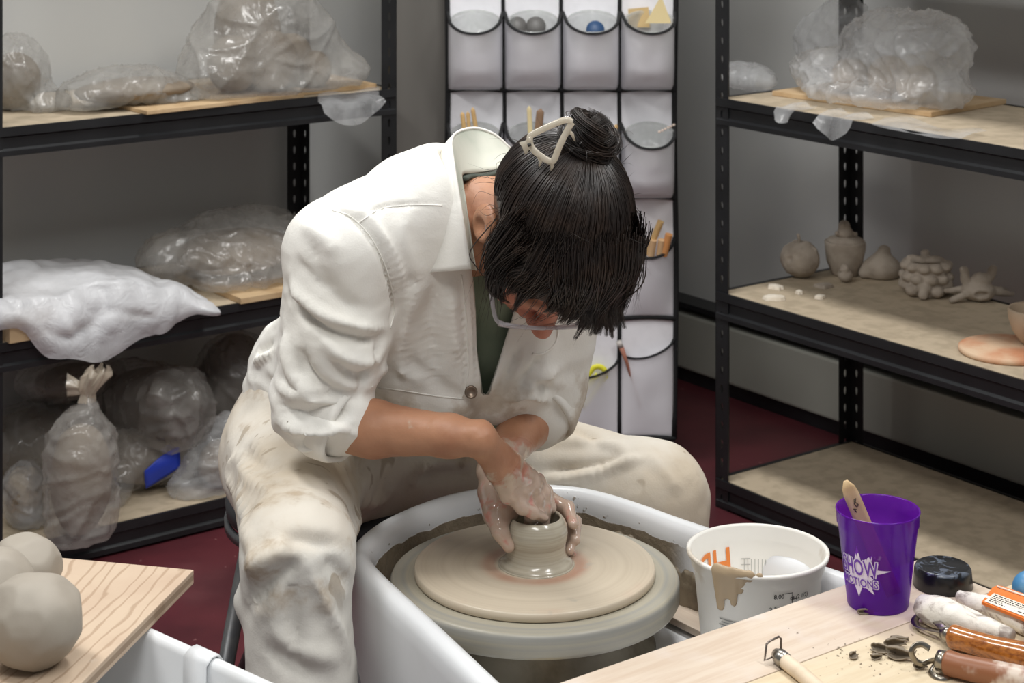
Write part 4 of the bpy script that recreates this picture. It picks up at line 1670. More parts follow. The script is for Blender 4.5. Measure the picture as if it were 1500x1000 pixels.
whit = t.math('MULTIPLY', t.ramp(t.math('ADD', sx[2], t.math('MULTIPLY', t.noise(25, 3), 0.05)), 0.635, 0.605), t.ramp(sx[1], -0.30, -0.40))
base = t.mix(t.math('MULTIPLY', whit, 0.85), base, lin((224, 222, 215)))
st1 = t.ramp(t.noise(11, 5, 0.6), 0.55, 0.68)
st2 = t.ramp(t.noise(38, 3), 0.66, 0.72)
lap = t.math('MULTIPLY', t.ramp(sx[2], 0.50, 0.56), t.math('ADD', 0.15, t.ramp(t.noise(3.0, 2), 0.4, 0.6)))
base = t.mix(t.math('MULTIPLY', t.math('MULTIPLY', st1, lap), 0.65), base, lin((178, 158, 132)))
sm3 = t.ramp(t.noise(17, 2, 0.5, t.mapping((1, 1.8, 1), (0.3, 0.2, 0.8)), 0.6), 0.66, 0.70)
base = t.mix(t.math('MULTIPLY', t.math('MULTIPLY', sm3, t.ramp(sx[2], 0.50, 0.56)), 0.6), base, lin((156, 138, 114)))
base = t.mix(t.math('MULTIPLY', t.math('MULTIPLY', st2, lap), 0.5), base, lin((160, 142, 118)))
t.color(base)
t.set(Roughness=0.85)
t.bump(t.math('ADD', t.math('MULTIPLY', t.noise(420, 2), 0.3), t.math('MULTIPLY', t.noise(16, 3, 0.5, None, 1.5), 2.0)), 0.13, 0.006)
M['trouser'] = t.m
link_mesh('trousers', vs, fs, M['trouser'], person, True)
# shoes on the floor below the trouser legs
M['shoe'] = mat('shoe', (60, 56, 52), 0.7)
for an, toe in ((ANR, np.array((0.06, -0.17, 0))), (ANL, np.array((0.15, -0.08, 0)))):
    s2 = SDF(an - .25, an + .25, 0.006)
    s2.cap((an[0], an[1], .055), (an[0] + toe[0], an[1] + toe[1], .040), .052, .040, .02)
    s2.cap((an[0], an[1], .055), (an[0], an[1], .12), .045, .045, .02)
    s2.half((0, 0, 0.002), (0, 0, -1), 0.004)
    v2, f2 = s2.mesh()
    link_mesh('shoe', v2, f2, M['shoe'], person, True)

# ---- T-shirt
sh = SDF((-0.40, 2.20, 0.60), (0.30, 2.85, 1.08), 0.006)
sh.cap(HIPC + np.array((0, 0, .06)) - rt_ * .02, WAI - rt_ * .01, .075, .072, 0.04)
for o_ in (-.055, .055):
    sh.cap(WAI + rt_ * (o_ * .5 - .01), CHE + rt_ * o_ * .8 + fw_ * .01, .070, .080, 0.04)
    sh.cap(CHE + rt_ * o_ * .8 + fw_ * .01, C7 + rt_ * o_ * 1.0 - np.array((0, 0, .045)), .080, .055, 0.04)
sh.cap(PP(722, 420, 2.475), PP(716, 500, 2.505), .045, .042, 0.03).cap(PP(716, 500, 2.505), PP(704, 600, 2.545), .042, .036, 0.03)
vs, fs = sh.mesh()
vs = relax(vs, fs, 2)
M['tshirt'] = mat('tshirt', (120, 132, 114), 0.9, 0, (106, 118, 101), 10, bump=0.3, bscale=30, bdist=0.006)
link_mesh('tshirt', vs, fs, M['tshirt'], person, True)

# ---- jacket
jk = SDF((-0.48, 2.12, 0.58), (0.30, 2.92, 1.12), 0.004)
# back and sides
for o_ in (-.07, 0.0, .07):
    jk.cap(HIPC + rt_ * (o_ * .9 - .012) + np.array((0, 0, .075)) + fw_ * .005, WAI + rt_ * (o_ * .8 - .02) + fw_ * .02, .100, .090, 0.04)
    jk.cap(WAI + rt_ * (o_ * .8 - .02) + fw_ * .02, CHE + rt_ * o_, .090, .108, 0.05)
    jk.cap(CHE + rt_ * o_, C7 + rt_ * o_ * 1.15 - fw_ * .015 - np.array((0, 0, .022)), .110, .070, 0.05)
jk.cap(C7 + rt_ * .05, SHR, .060, .062, 0.04).cap(C7 - rt_ * .05, SHL, .060, .058, 0.04)
# front panels hanging from the chest
jk.cap(PP(610, 400, 2.42), PP(625, 535, 2.475), .075, .082, 0.05)
jk.cap(PP(660, 400, 2.43), PP(665, 545, 2.455), .055, .055, 0.04)
jk.cap(PP(600, 500, 2.48), PP(560, 560, 2.51), .08, .075, 0.05)
jk.cap(PP(775, 420, 2.49), PP(757, 540, 2.475), .055, .046, 0.04)
jk.cap(PP(757, 540, 2.475), PP(735, 590, 2.47), .046, .030, 0.03)
# sleeves: the near one full and rolled at the elbow
jk.cap(SHR, SHR + (ELR - SHR) * .5, .066, .064, 0.03)
jk.cap(SHR + (ELR - SHR) * .5, ELR + np.array((-.006, 0, .03)), .063, .060, 0.03)
jk.cap(ELR + np.array((-.014, 0, .030)), ELR + np.array((.016, -.012, .014)), .058, .048, 0.015)
jk.cap(SHL, ELL + (SHL - ELL) * .1, .062, .058, 0.03)
jk.cap(ELL + (SHL - ELL) * .12, ELL + (WRL - ELL) * .10, .058, .054, 0.02)
# neck opening and the open front
jk.cap(C7 + fw_ * .035 + np.array((0, 0, .045)), C7 + fw_ * .20 + np.array((0, 0, .01)), .062, .07, 0.012, sub=True)
vdir = A3((P(715, 500, 1.0) - Vector((0, 0, CAMZ))).normalized())


def side_plane(p1, p2, inward):
    a, b = PP(*p1), PP(*p2)
    n = np.cross(b - a, vdir)
    n /= np.linalg.norm(n)
    if n @ (PP(*inward) - a) > 0:
        n = -n
    return a, n


jk.wedge([side_plane((690, 390, 2.4), (708, 565, 2.45), (725, 450, 2.42)),
          side_plane((755, 440, 2.45), (706, 600, 2.45), (725, 450, 2.42)),
          (PP(715, 500, 2.515), vdir)], 0.004)
# sleeve end plane at the rolled cuff: cut square across the forearm
ca = ELR + (WRR - ELR) * 0.25 + np.array((-.008, 0, .010))
fa = (WRR - ELR) / np.linalg.norm(WRR - ELR)
vs, fs = jk.mesh()
vs = relax(vs, fs, 2)
ST_J = [
    # armhole seam and yoke seam
    ([(487, 308), (515, 318), (545, 350), (568, 400), (578, 450), (572, 480)], .006, -.006),
    ([(505, 305), (535, 315), (560, 345), (585, 400), (590, 450)], .008, .004),
    ([(525, 325), (555, 305), (590, 300), (625, 300)], .004, -.003),
    # near sleeve
    ([(425, 400), (440, 430), (480, 465), (530, 480), (570, 482)], .010, .008),
    ([(420, 420), (440, 450), (480, 482), (530, 495), (565, 495)], .008, -.008),
    ([(430, 370), (450, 400), (500, 440), (550, 455)], .010, -.004),
    ([(415, 470), (420, 520), (440, 560), (480, 590)], .010, .006),
    ([(440, 500), (450, 540), (480, 570), (520, 580)], .010, -.008),
    ([(470, 490), (500, 520), (545, 530), (562, 520)], .010, .007),
    ([(480, 520), (510, 550), (550, 555)], .008, -.007),
    ([(560, 490), (545, 540), (525, 580)], .008, -.006),
    ([(412, 590), (440, 605), (480, 610), (520, 595)], .008, -.008),
    ([(408, 610), (440, 628), (480, 632), (515, 618)], .008, .009),
    ([(405, 560), (440, 580), (480, 595)], .008, .006),
    ([(440, 330), (470, 345), (500, 380)], .012, .004),
    ([(455, 350), (470, 400), (500, 430)], .012, -.004),
    ([(430, 640), (450, 655), (480, 650)], .007, .006),
    # side and back gathered at the waist
    ([(395, 470), (375, 490), (365, 505)], .008, .006),
    ([(400, 500), (375, 515), (355, 530)], .007, -.007),
    ([(402, 515), (372, 532), (350, 548)], .007, .007),
    ([(405, 535), (370, 555), (345, 570)], .007, -.007),
    ([(405, 550), (372, 572), (342, 590)], .007, .008),
    ([(405, 575), (370, 598), (336, 612)], .007, -.008),
    ([(405, 590), (370, 615), (332, 632)], .007, .008),
    ([(400, 615), (370, 635), (332, 652)], .006, -.007),
    # chest panel
    ([(640, 410), (632, 460), (635, 520), (640, 575)], .014, -.006),
    ([(610, 400), (600, 450), (590, 500), (590, 560)], .014, .006),
    ([(660, 420), (665, 480), (672, 540)], .012, .005),
    ([(585, 500), (610, 540), (650, 570), (690, 585)], .012, -.004),
    ([(545, 540), (590, 545), (640, 560)], .010, .004),
    ([(688, 400), (694, 450), (700, 510), (700, 575)], .004, -.003),
    ([(672, 400), (680, 470), (683, 540), (675, 590)], .003, -.002),
    ([(600, 300), (590, 340), (600, 380), (612, 420)], .014, .004),
    # far sleeve and lapel
    ([(765, 500), (745, 545), (725, 590)], .006, -.005),
    ([(740, 480), (725, 530), (712, 575)], .003, -.002),
    ([(800, 520), (780, 545), (760, 560)], .008, -.007),
    ([(820, 540), (790, 560), (760, 572)], .008, .007),
    ([(755, 570), (785, 562), (815, 575)], .007, -.007),
    ([(740, 590), (775, 580), (808, 590)], .006, .006),
]
vs = folds(vs, fs, [(a, w_ * .85, h_ * 1.5) for a, w_, h_ in ST_J])
nr_ = vnormals(vs, fs)
vs = vs + nr_ * (0.003 * fbm(vs * np.array((10, 10, 8)), 31, 2))[:, None]
rid = 1 - 2 * np.abs(fbm(vs * np.array((12, 12, 22)) + 0.4 * fbm(vs * 9, 61, 2)[:, None], 35, 3))
sleeve = np.clip(1.2 - np.linalg.norm(vs - (ELR + np.array((-.01, 0, .07))), axis=1) / .14, 0, 1)
wst = np.clip((0.82 - vs[:, 2]) * 8, 0, 1) * np.clip((-0.12 - vs[:, 0]) * 10, 0, 1)
vs = vs + nr_ * ((0.0006 + 0.0022 * sleeve + 0.0022 * wst) * rid)[:, None]
low = np.clip((0.80 - vs[:, 2]) * 8, 0, 1)
vs = vs + nr_ * (low * 0.003 * fbm(vs * np.array((14, 14, 30)), 33, 2))[:, None]
t = NT('jacket_cloth')
sx = t.sep()
base = t.mix(t.ramp(t.noise(5, 4), 0.35, 0.7), lin((235, 233, 227)), lin((228, 225, 217)))
hem = t.ramp(sx[2], 0.735, 0.69)
frt = t.ramp(sx[0], 0.02, 0.09)
dirt = t.math('MULTIPLY', t.math('MULTIPLY', hem, frt), t.ramp(t.noise(17, 5), 0.46, 0.62))
base = t.mix(t.math('MULTIPLY', dirt, 0.7), base, lin((176, 158, 136)))
spk2 = t.ramp(t.noise(75, 1), 0.80, 0.82)
base = t.mix(t.math('MULTIPLY', spk2, t.math('MULTIPLY', t.ramp(sx[2], 0.85, 0.75), 0.8)), base, lin((120, 112, 100)))
t.color(base)
t.set(Roughness=0.88)
t.bump(t.math('ADD', t.math('MULTIPLY', t.noise(420, 2), 0.3), t.math('MULTIPLY', t.noise(15, 3, 0.5, None, 1.5), 2.0)), 0.13, 0.006)
M['jacket'] = t.m
jacket = link_mesh('jacket', vs, fs, M['jacket'], person, True)
jtree = BVHTree.FromPolygons([tuple(v) for v in vs], [tuple(int(i) for i in f) for f in fs])


def on(tree, px, py, lift=0.0, dflt=2.4):
    c0 = Vector((0, 0, CAMZ))
    dr = (P(px, py, 1.0) - c0).normalized()
    h = tree.ray_cast(c0, dr)
    return h[0] - dr * lift if h[0] is not None else P(px, py, dflt)


# stitched seams lying on the cloth
for pts_ in ([(487, 308), (515, 318), (545, 350), (568, 400), (578, 450), (572, 480)], [(525, 327), (555, 307), (590, 301), (622, 300), (648, 301)],
             [(676, 402), (682, 450), (685, 500), (686, 545), (678, 582)], [(545, 566), (590, 572), (640, 580), (680, 584)]):
    sp_ = [on(jtree, x, y, 0.0002) for x, y in [tuple(q)[:2] for q in spline([Vector((x, y, 0)) for x, y in pts_], 6)]]
    MB().tube(sp_, 0.0011, 6, flat=0.8).build('seam', M['jacket'], person)


# cuffs: rolled cloth rings
def cuff(center, axis, r, wdt, seed, name='cuff', flat=1.0, upv=(0, 0, 1)):
    ax = Vector(axis).normalized()
    x = (Vector(upv) - ax * ax.dot(Vector(upv))).normalized()
    y = ax.cross(x)
    rows = []
    prof = [(-.5, -.16), (-.45, .02), (-.2, .08), (.1, .06), (.38, .05), (.5, -.03), (.46, -.14), (.1, -.2)]
    for a_, b_ in prof:
        row = []
        for k in range(40):
            th = 2 * PI * k / 40
            wv_ = 1 + 0.035 * math.sin(3 * th + seed) + 0.03 * math.sin(5 * th + 2 * seed + a_ * 3)
            rr_ = (r + b_ * wdt * 0.55) * wv_
            row.append(Vector(center) + ax * (a_ * wdt * (1 + .15 * math.sin(2 * th + seed))) + x * (rr_ * math.cos(th)) + y * (rr_ * math.sin(th) * flat))
        rows.append(row)
    return MB().grid(rows, closed=True).build(name, M['jacket'], person, solid=0.003, solid_off=0)


cuff(ELR + np.array((0.008, -.008, .014)), (WRR - ELR) + np.array((0, 0, -.07)), .051, .042, 1.0)
cuff(ELL + (WRL - ELL) * .12 + np.array((.004, 0, .012)), (WRL - ELL) + np.array((0, 0, -.05)), .054, .046, 2.2)

# collar: fall, back and stand
def sheet(rows_px, m, name, n=6, th=0.003, parent=person):
    rows = [spline([P(*q) if len(q) == 3 else Vector(q) for q in r], n) for r in rows_px]
    cols = list(zip(*rows))
    cols = [spline(list(c), 5) if len(c) > 2 else [c[0].lerp(c[1], k / 5) for k in range(6)] for c in cols]
    return MB().grid(cols).build(name, m, parent, solid=th, solid_off=0)


fold_ = [(748, 217, 2.53), (724, 196, 2.53), (697, 187, 2.52), (672, 192, 2.47), (662, 206, 2.42), (666, 240, 2.375), (674, 290, 2.345), (682, 340, 2.330), (690, 394, 2.325)]
mid_ = [(744, 226, 2.56), (718, 212, 2.57), (684, 206, 2.55), (660, 208, 2.49), (647, 222, 2.435), (646, 260, 2.380), (651, 310, 2.350), (657, 350, 2.335), (660, 397, 2.325)]
fall_ = [(740, 240, 2.58), (712, 232, 2.60), (676, 228, 2.57), (654, 226, 2.51), (640, 240, 2.455), (630, 285, 2.400), (627, 325, 2.370), (627, 360, 2.352), (629, 399, 2.338)]
sheet([fold_, mid_, fall_], M['jacket'], 'collar')
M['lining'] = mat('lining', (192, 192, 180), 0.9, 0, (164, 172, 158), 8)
std_ = [(744, 238, 2.47), (726, 248, 2.46), (704, 252, 2.45), (688, 254, 2.43), (677, 256, 2.405), (677, 268, 2.385), (683, 300, 2.36), (690, 345, 2.345), (698, 396, 2.345)]
fin = [(x - 1, y + 1, d + 0.004) for x, y, d in fold_]
sheet([fin, [((a[0] + b[0]) / 2 + 1, (a[1] + b[1]) / 2, (a[2] + b[2]) / 2 + .006) for a, b in zip(fin, std_)], std_], M['lining'], 'collar_lining')
# T-shirt neckband inside the collar
mb = MB().tube(spline([P(742, 244, 2.465), P(724, 254, 2.455), P(704, 258, 2.445), P(688, 258, 2.43), P(678, 262, 2.405)], 6), .0065, 8, flat=0.5)
mb.build('neckband', mat('neckband', (66, 72, 64), 0.9), person)
# placket button
bp = on(jtree, 690, 574, 0.007)
bd = (Vector((0, 0, CAMZ)) - bp).normalized()
Rb = bd.to_track_quat('Z', 'Y').to_matrix()
MB().lathe([(0, 0), (.0078, 0), (.0082, .001), (.0075, .0022), (.006, .0026), (.0055, .002), (0, .002)], bp, 28, Rb).build('button', mat('button_metal', (128, 112, 98), 0.35, 0.7), person)
# loose white thread on the far lapel
thr = [on(jtree, x, y, 0.001) for x, y in ((818, 478), (817, 492), (812, 505), (800, 516), (788, 519), (780, 518))]
MB().tube(spline(thr, 5), 0.0013, 6).build('thread', mat('thread_white', (240, 238, 232), 0.8), person)
# ------------------------------------------------------------------ hair, bun, clip and glasses
rh = np.random.RandomState(17)
SC = np.array((0.0, -0.012, 0.037))
SR = np.array((0.083, 0.103, 0.092))
t = NT('hair')
t.color(t.mix(t.ramp(t.noise(30, 3), 0.4, 0.7), lin((34, 27, 24)), lin((52, 40, 33))))
t.set(Roughness=0.36)
t.b.inputs['Specular IOR Level'].default_value = 0.6
M['hair'] = t.m
hv, hf = [], []


def strand(pts, rad=0.0007, n=10, tip=0.25):
    """pts in head coordinates"""
    p = spline([Vector(q) for q in pts], max(2, n // (len(pts) - 1)))
    m = len(p)
    o = len(hv)
    prev = None
    for i, q in enumerate(p):
        tg = (p[min(i + 1, m - 1)] - p[max(i - 1, 0)]).normalized()
        x = tg.orthogonal().normalized() if prev is None else (prev - tg * prev.dot(tg)).normalized()
        prev = x
        y = tg.cross(x)
        u = i / (m - 1)
        r = rad * (1 if u < 1 - tip else max(0.12, (1 - u) / tip))
        for k in range(3):
            a = 2 * PI * k / 3
            w_ = q + (x * math.cos(a) + y * math.sin(a)) * r
            hv.append(H(w_.x, w_.y, w_.z))
    for i in range(m - 1):
        for k in range(3):
            k2 = (k + 1) % 3
            hf.append((o + i * 3 + k, o + i * 3 + k2, o + (i + 1) * 3 + k2, o + (i + 1) * 3 + k))


def shell(d, lift=0.0):
    d = np.array(d, float)
    d /= np.linalg.norm(d)
    s_ = 1 / np.linalg.norm(d / SR)
    return SC + d * (s_ + lift)


def sdir(p):
    d = (np.array(p, float) - SC)
    return d / np.linalg.norm(d)


def slerp(a, b, u):
    om = math.acos(max(-1, min(1, float(a @ b))))
    if om < 1e-4:
        return a
    return (math.sin((1 - u) * om) * a + math.sin(u * om) * b) / math.sin(om)


BUN = np.array((-0.010, -0.072, 0.078))
bd_ = sdir(BUN)
bunc = shell(bd_, 0.009)
# cap under the strands
cp = SDF(tuple(HC - 0.17), tuple(HC + 0.17), 0.004)
cp.ell(H(*SC), (SR - .0015) * HS, AX)
for rr_ in np.linspace(-.066, .045, 7):
    cp.cap(H(rr_, .03, .112 - 7 * rr_ * rr_), H(rr_ * 1.02, .084, .078 - 4 * rr_ * rr_), .009, .004, .012) if False else None
# leave the face and the neck free
cp.ell(H(0, 0.115, -0.035), np.array((.080, .075, .085)) * HS, AX, 0.012, sub=True)
cp.ell(H(0, -0.02, -0.115), np.array((.075, .075, .080)) * HS, AX, 0.012, sub=True)
cp.ell(H(.092, -0.012, -0.004), np.array((.024, .036, .050)) * HS, AX, 0.008, sub=True)
vs, fs = cp.mesh()
vs = relax(vs, fs, 2)
hair_o = link_mesh('hair', vs, fs, M['hair'], person, True)
# combed back towards the bun
loop = [(.078, .030, .060), (.060, .028, .105), (.03, .030, .122), (-.02, .030, .126), (-.058, .026, .108), (-.076, .022, .062), (-.082, .0, .02), (-.080, -.045, -.01), (-.05, -.09, -.04), (0, -.10, -.045), (.045, -.09, -.04), (.072, -.058, -.004), (.078, -.026, .052)]
lp = [sdir(p) for p in loop]
for k in range(2600):
    q = rh.rand() * len(lp)
    i = int(q)
    d0 = slerp(lp[i], lp[(i + 1) % len(lp)], q - i)
    u0 = rh.rand() ** 1.5 * 0.7
    u1 = min(1.0, u0 + 0.35 + rh.rand() * 0.5)
    lift = rh.rand() * 0.004
    jt = rh.normal(0, 0.02, 3)
    pts = []
    for j in range(6):
        u = u0 + (u1 - u0) * j / 5
        d = slerp(d0, bd_, u) + jt * math.sin(PI * u)
        pts.append(shell(d, 0.0008 + lift * (0.4 + 0.6 * math.sin(PI * min(1, u))) - (0.003 if j == 0 else 0)))
    strand(pts, 0.00055 + 0.0004 * rh.rand())
# fringe falling from the parting over the forehead, gathered in damp locks
def lock_set(n_locks, per, guide):
    for q in range(n_locks):
        g = guide(q / n_locks)
        wid = rh.uniform(.006, .012)
        for k in range(per):
            of = rh.normal(0, wid, 3)
            pts = []
            for j, gp in enumerate(g):
                f_ = (1.0, .85, .50, .14)[j]
                pts.append(np.array(gp) + of * f_ * np.array((1, .45, .30)) + rh.normal(0, .0008, 3) * (j > 0))
            strand(pts, 0.00055 + 0.0004 * rh.rand(), 15, 0.35)


def g_fringe(q):
    r0 = -.074 + .102 * q + rh.normal(0, .003)
    L = rh.uniform(.80, 1.12) * (1.0 if r0 < -.012 else (.80 if r0 < .010 else .60))
    rt = r0 * .98 + rh.normal(0, .006) + (.004 if r0 < -.05 else 0)
    lf = rh.rand() * .006
    b0 = shell(sdir((r0, .018 + rh.normal(0, .004), .125 - 7 * r0 * r0)), -.001)
    p1 = shell(sdir((r0 * 1.03, .055, .108 - 7 * r0 * r0)), .003 + lf)
    p2 = shell(sdir((rt, .062 + .026 * L, .080 - 6 * rt * rt)), .005 + lf)
    p3 = np.array((rt * .95 + rh.normal(0, .006), .064 + .050 * L + (.006 if r0 < -.02 else 0), max(.004, .062 - 6 * rt * rt + rh.normal(0, .007))))
    return b0, p1, p2, p3


def g_sweep(q):            # diagonal locks crossing the temple
    r0 = .015 + .030 * q
    b0 = shell(sdir((r0, .018 + rh.normal(0, .004), .12)), -.001)
    p1 = shell(sdir((r0 + .016, .050, .098)), .004)
    p2 = shell(sdir((r0 + .030, .072 - .02 * q, .070)), .006)
    p3 = np.array((min(.082, r0 + .040 + rh.normal(0, .004)), .082 - .020 * q + rh.normal(0, .006), .052 + rh.normal(0, .005)))
    return b0, p1, p2, p3


def g_near(q):             # locks hanging over the ear on the near side
    b0 = shell(sdir((.045 + .02 * rh.rand(), -.020 + .045 * q, .105 - .02 * rh.rand())), -.0005)
    p1 = shell(sdir((.078, .022 + .022 * q + rh.normal(0, .003), .060)), .002 + .003 * rh.rand())
    p2 = np.array((.084 + rh.normal(0, .002), .040 + .022 * q + rh.normal(0, .004), .038))
    p3 = np.array((.080 - .012 * q + rh.normal(0, .005), .060 + .024 * q + rh.normal(0, .008), .026 + rh.normal(0, .008)))
    return b0, p1, p2, p3


def g_far(q):
    b0 = shell(sdir((-.050 - .02 * rh.rand(), -.015 + .045 * q, .100)), -.0005)
    p1 = shell(sdir((-.082, .012 + .030 * q, .055)), -.001)
    p2 = np.array((-.079 + rh.normal(0, .003), .042 + .024 * q + rh.normal(0, .005), .036))
    p3 = np.array((-.069 + rh.normal(0, .006), .072 + .036 * q + rh.normal(0, .010), .026 + rh.normal(0, .008)))
    return b0, p1, p2, p3


lock_set(58, 34, g_fringe)
lock_set(10, 34, g_sweep)
lock_set(20, 34, g_near)
lock_set(20, 34, g_far)
# loose wisps
for k in range(90):
    s_ = 1 if rh.rand() < .5 else -1
    b0 = shell(sdir((s_ * .075, .01 + rh.normal(0, .02), .06)), .002)
    q2 = b0 + np.array((s_ * rh.uniform(.006, .02), rh.uniform(.03, .055), -rh.uniform(.01, .035)))
    q3 = q2 + np.array((s_ * rh.normal(-.002, .008), rh.uniform(.01, .04), -rh.uniform(.0, .025)))
    strand([b0, (b0 + q2) / 2 + np.array((s_ * .006, 0, .003)), q2, q3], 0.0004, 12, 0.5)
for k in range(26):
    r0 = rh.uniform(-.03, .045)
    b0 = shell(sdir((r0, .05, .10)), .004)
    q2 = np.array((r0 + rh.normal(.012, .008), .098 + rh.normal(0, .006), .058))
    q3 = np.array((q2[0] + rh.normal(.014, .010), .112 + rh.normal(0, .010), .040 + rh.normal(0, .01)))
    strand([b0, (b0 + q2) / 2 + np.array((0, .004, .006)), q2, q3], 0.0004, 12, 0.5)
for k in range(14):          # stray hairs at the nape and around the crown
    d0 = lp[10 + k % 3] + rh.normal(0, .1, 3)
    b0 = shell(d0, 0.0)
    strand([b0, b0 + np.array((.012, -.004, -.012)) + rh.normal(0, .006, 3), b0 + np.array((.020, .004, -.030)) + rh.normal(0, .008, 3)], 0.0003, 10, 0.6)
for k in range(60):
    d0 = slerp(lp[rh.randint(len(lp))], bd_, rh.rand()) + rh.normal(0, .05, 3)
    b0 = shell(d0, 0.002)
    tw = rh.normal(0, .012, 3)
    strand([b0, b0 + tw * .6 + d0 * .006, b0 + tw * 1.5 + d0 * .004], 0.00028, 8, 0.6)
link_mesh('strands', hv, hf, M['hair'], hair_o, True)
# bun: coiled rolls of hair
hv, hf = [], []
zb_ = bd_
xb_ = np.cross(zb_, (0, 0, 1.0)); xb_ /= np.linalg.norm(xb_)
yb_ = np.cross(zb_, xb_)
bun_v, bun_f = [], []
bs = SDF(tuple(HC - .2), tuple(HC + .25), 0.0035)
bs.ell(H(*bunc), np.array((.023, .023, .021)), np.stack([hR * v[0] + hF * v[1] + hU * v[2] for v in (xb_, yb_, zb_)]))
vs, fs = bs.mesh()
bun_o = link_mesh('bun', vs, fs, M['hair'], person, True)
for lock in range(13):
    a0, tw = rh.rand() * 6.28, rh.uniform(3.5, 5.5)
    tilt_ = rh.normal(0, .35, 2)
    base_r = rh.uniform(.017, .027)
    h0 = rh.uniform(-.012, .016)
    zl = zb_ + xb_ * rh.normal(0, .45) + yb_ * rh.normal(0, .45); zl /= np.linalg.norm(zl)
    xl = np.cross(zl, yb_); xl /= np.linalg.norm(xl)
    yl = np.cross(zl, xl)
    for k in range(80):
        of = rh.normal(0, .0034, 2)
        pts = []
        for j in range(9):
            a = a0 + tw * j / 8
            rr_ = base_r + of[0] + .002 * math.sin(3 * a)
            hh = h0 + of[1] + .012 * math.sin(a + lock) * tilt_[0] + (.010 * j / 8 - .005)
            lim = math.sqrt(max(0.05, 1 - (hh / .036) ** 2))
            pts.append(bunc + (xl * math.cos(a) + yl * math.sin(a)) * (rr_ * lim + .007) + zl * hh)
        strand(pts, 0.0006, 16, 0.1)
for k in range(30):
    a = rh.rand() * 6.28
    b0 = bunc + (xb_ * math.cos(a) + yb_ * math.sin(a)) * .028
    o1 = rh.normal(0, .014, 3)
    strand([b0, b0 + o1 + zb_ * .010, b0 + o1 * 1.6 + zb_ * .004], 0.0003, 10, 0.5)
link_mesh('strands', hv, hf, M['hair'], bun_o, True)

# claw clip
M['clip'] = film('clip_plastic', (226, 218, 202), 0.80, 0.15, translucent=0.45)
clip = thing('hair_clip', 'translucent cream triangular claw clip gripping the dark hair bun', 'hair clip', P(805, 210, 2.285))
dC = 2.240
tri = [(838, 179, dC), (826, 176, dC), (783, 195, dC + .004), (776, 203, dC + .004), (779, 216, dC + .002), (790, 227, dC), (805, 236, dC), (812, 233, dC), (820, 213, dC - .002), (833, 187, dC), (838, 179, dC)]
vs_ = [P(*q) for q in tri]
MB().tube(spline(vs_, 4), 0.0040, 10, cap=False, flat=0.55, up=(0, -1, .2)).build('clip_frame', M['clip'], clip)
wing = [[P(x, y, d) for x, y, d in row] for row in (
    [(776, 200, dC), (768, 207, dC + .006), (760, 209, dC + .014)],
    [(777, 208, dC), (770, 211, dC + .005), (764, 214, dC + .012)],
    [(779, 218, dC), (773, 220, dC + .004), (769, 226, dC + .008)])]
MB().grid([spline(r, 4) for r in wing]).build('clip_wing', M['clip'], clip, solid=0.003)
mb = MB()
for tq in ([(806, 235), (809, 243), (807, 250)], [(789, 227), (792, 236), (790, 243)], [(830, 190), (838, 196), (842, 206)]):
    mb.tube([P(x, y, dC + .004 * i) for i, (x, y) in enumerate(tq)], [.0028, .0022, .0012], 8)
    mb.build('clip_tooth', M['clip'], clip)
    mb = MB()
MB().tube([P(773, 213, dC - .002), P(778, 211, dC - .002)], 0.0020, 10).build('hinge_pin', mat('pin_dark', (60, 58, 56), 0.4, 0.5), clip)

# eyeglasses
M['glass_frame'] = film('glass_frame', (214, 213, 220), 0.6, 0.1, translucent=0.4)
t = NT('lens')
trn = t.n.new('ShaderNodeBsdfTransparent'); gl = t.n.new('ShaderNodeBsdfGlossy'); gl.inputs['Roughness'].default_value = 0.03
mx = t.n.new('ShaderNodeMixShader'); mx.inputs[0].default_value = 0.10
t.link(trn.outputs[0], mx.inputs[1]); t.link(gl.outputs[0], mx.inputs[2]); t.link(mx.outputs[0], t.out.inputs['Surface'])
M['lens'] = t.m
ga = thing('eyeglasses', 'clear-framed eyeglasses worn low on the nose of the bent-over person', 'eyeglasses', Vector(H(0, .112, -.012)))
def gpt(r, u):
    return Vector(H(r, .1135 - 1.6 * r * r, u - .012))
for sgn in (1, -1):
    ring = []
    for k in range(33):
        a = 2 * PI * k / 32
        ca_, sa_ = math.cos(a), math.sin(a)
        ring.append(gpt(sgn * .034 + .0265 * math.copysign(abs(ca_) ** .55, ca_), .0195 * math.copysign(abs(sa_) ** .6, sa_)))
    fr = MB().tube(ring, 0.0016, 8, cap=False, flat=1.5).build('rim', M['glass_frame'], ga)
    MB().add(ring[:-1] + [gpt(sgn * .034, 0)], [(i, (i + 1) % 32, 32) for i in range(32)]).build('lens', M['lens'], fr)
    MB().tube(spline([gpt(sgn * .060, .010), Vector(H(sgn * .071, .098, -.001)), Vector(H(sgn * .079, .050, .006)), Vector(H(sgn * .084, .0, .016)), Vector(H(sgn * .083, -.026, .004))], 6), 0.0015, 8, flat=1.8).build('temple', M['glass_frame'], ga)
MB().tube(spline([gpt(.009, .004), gpt(0, .008), gpt(-.009, .004)], 5), 0.0022, 8).build('bridge', M['glass_frame'], ga)
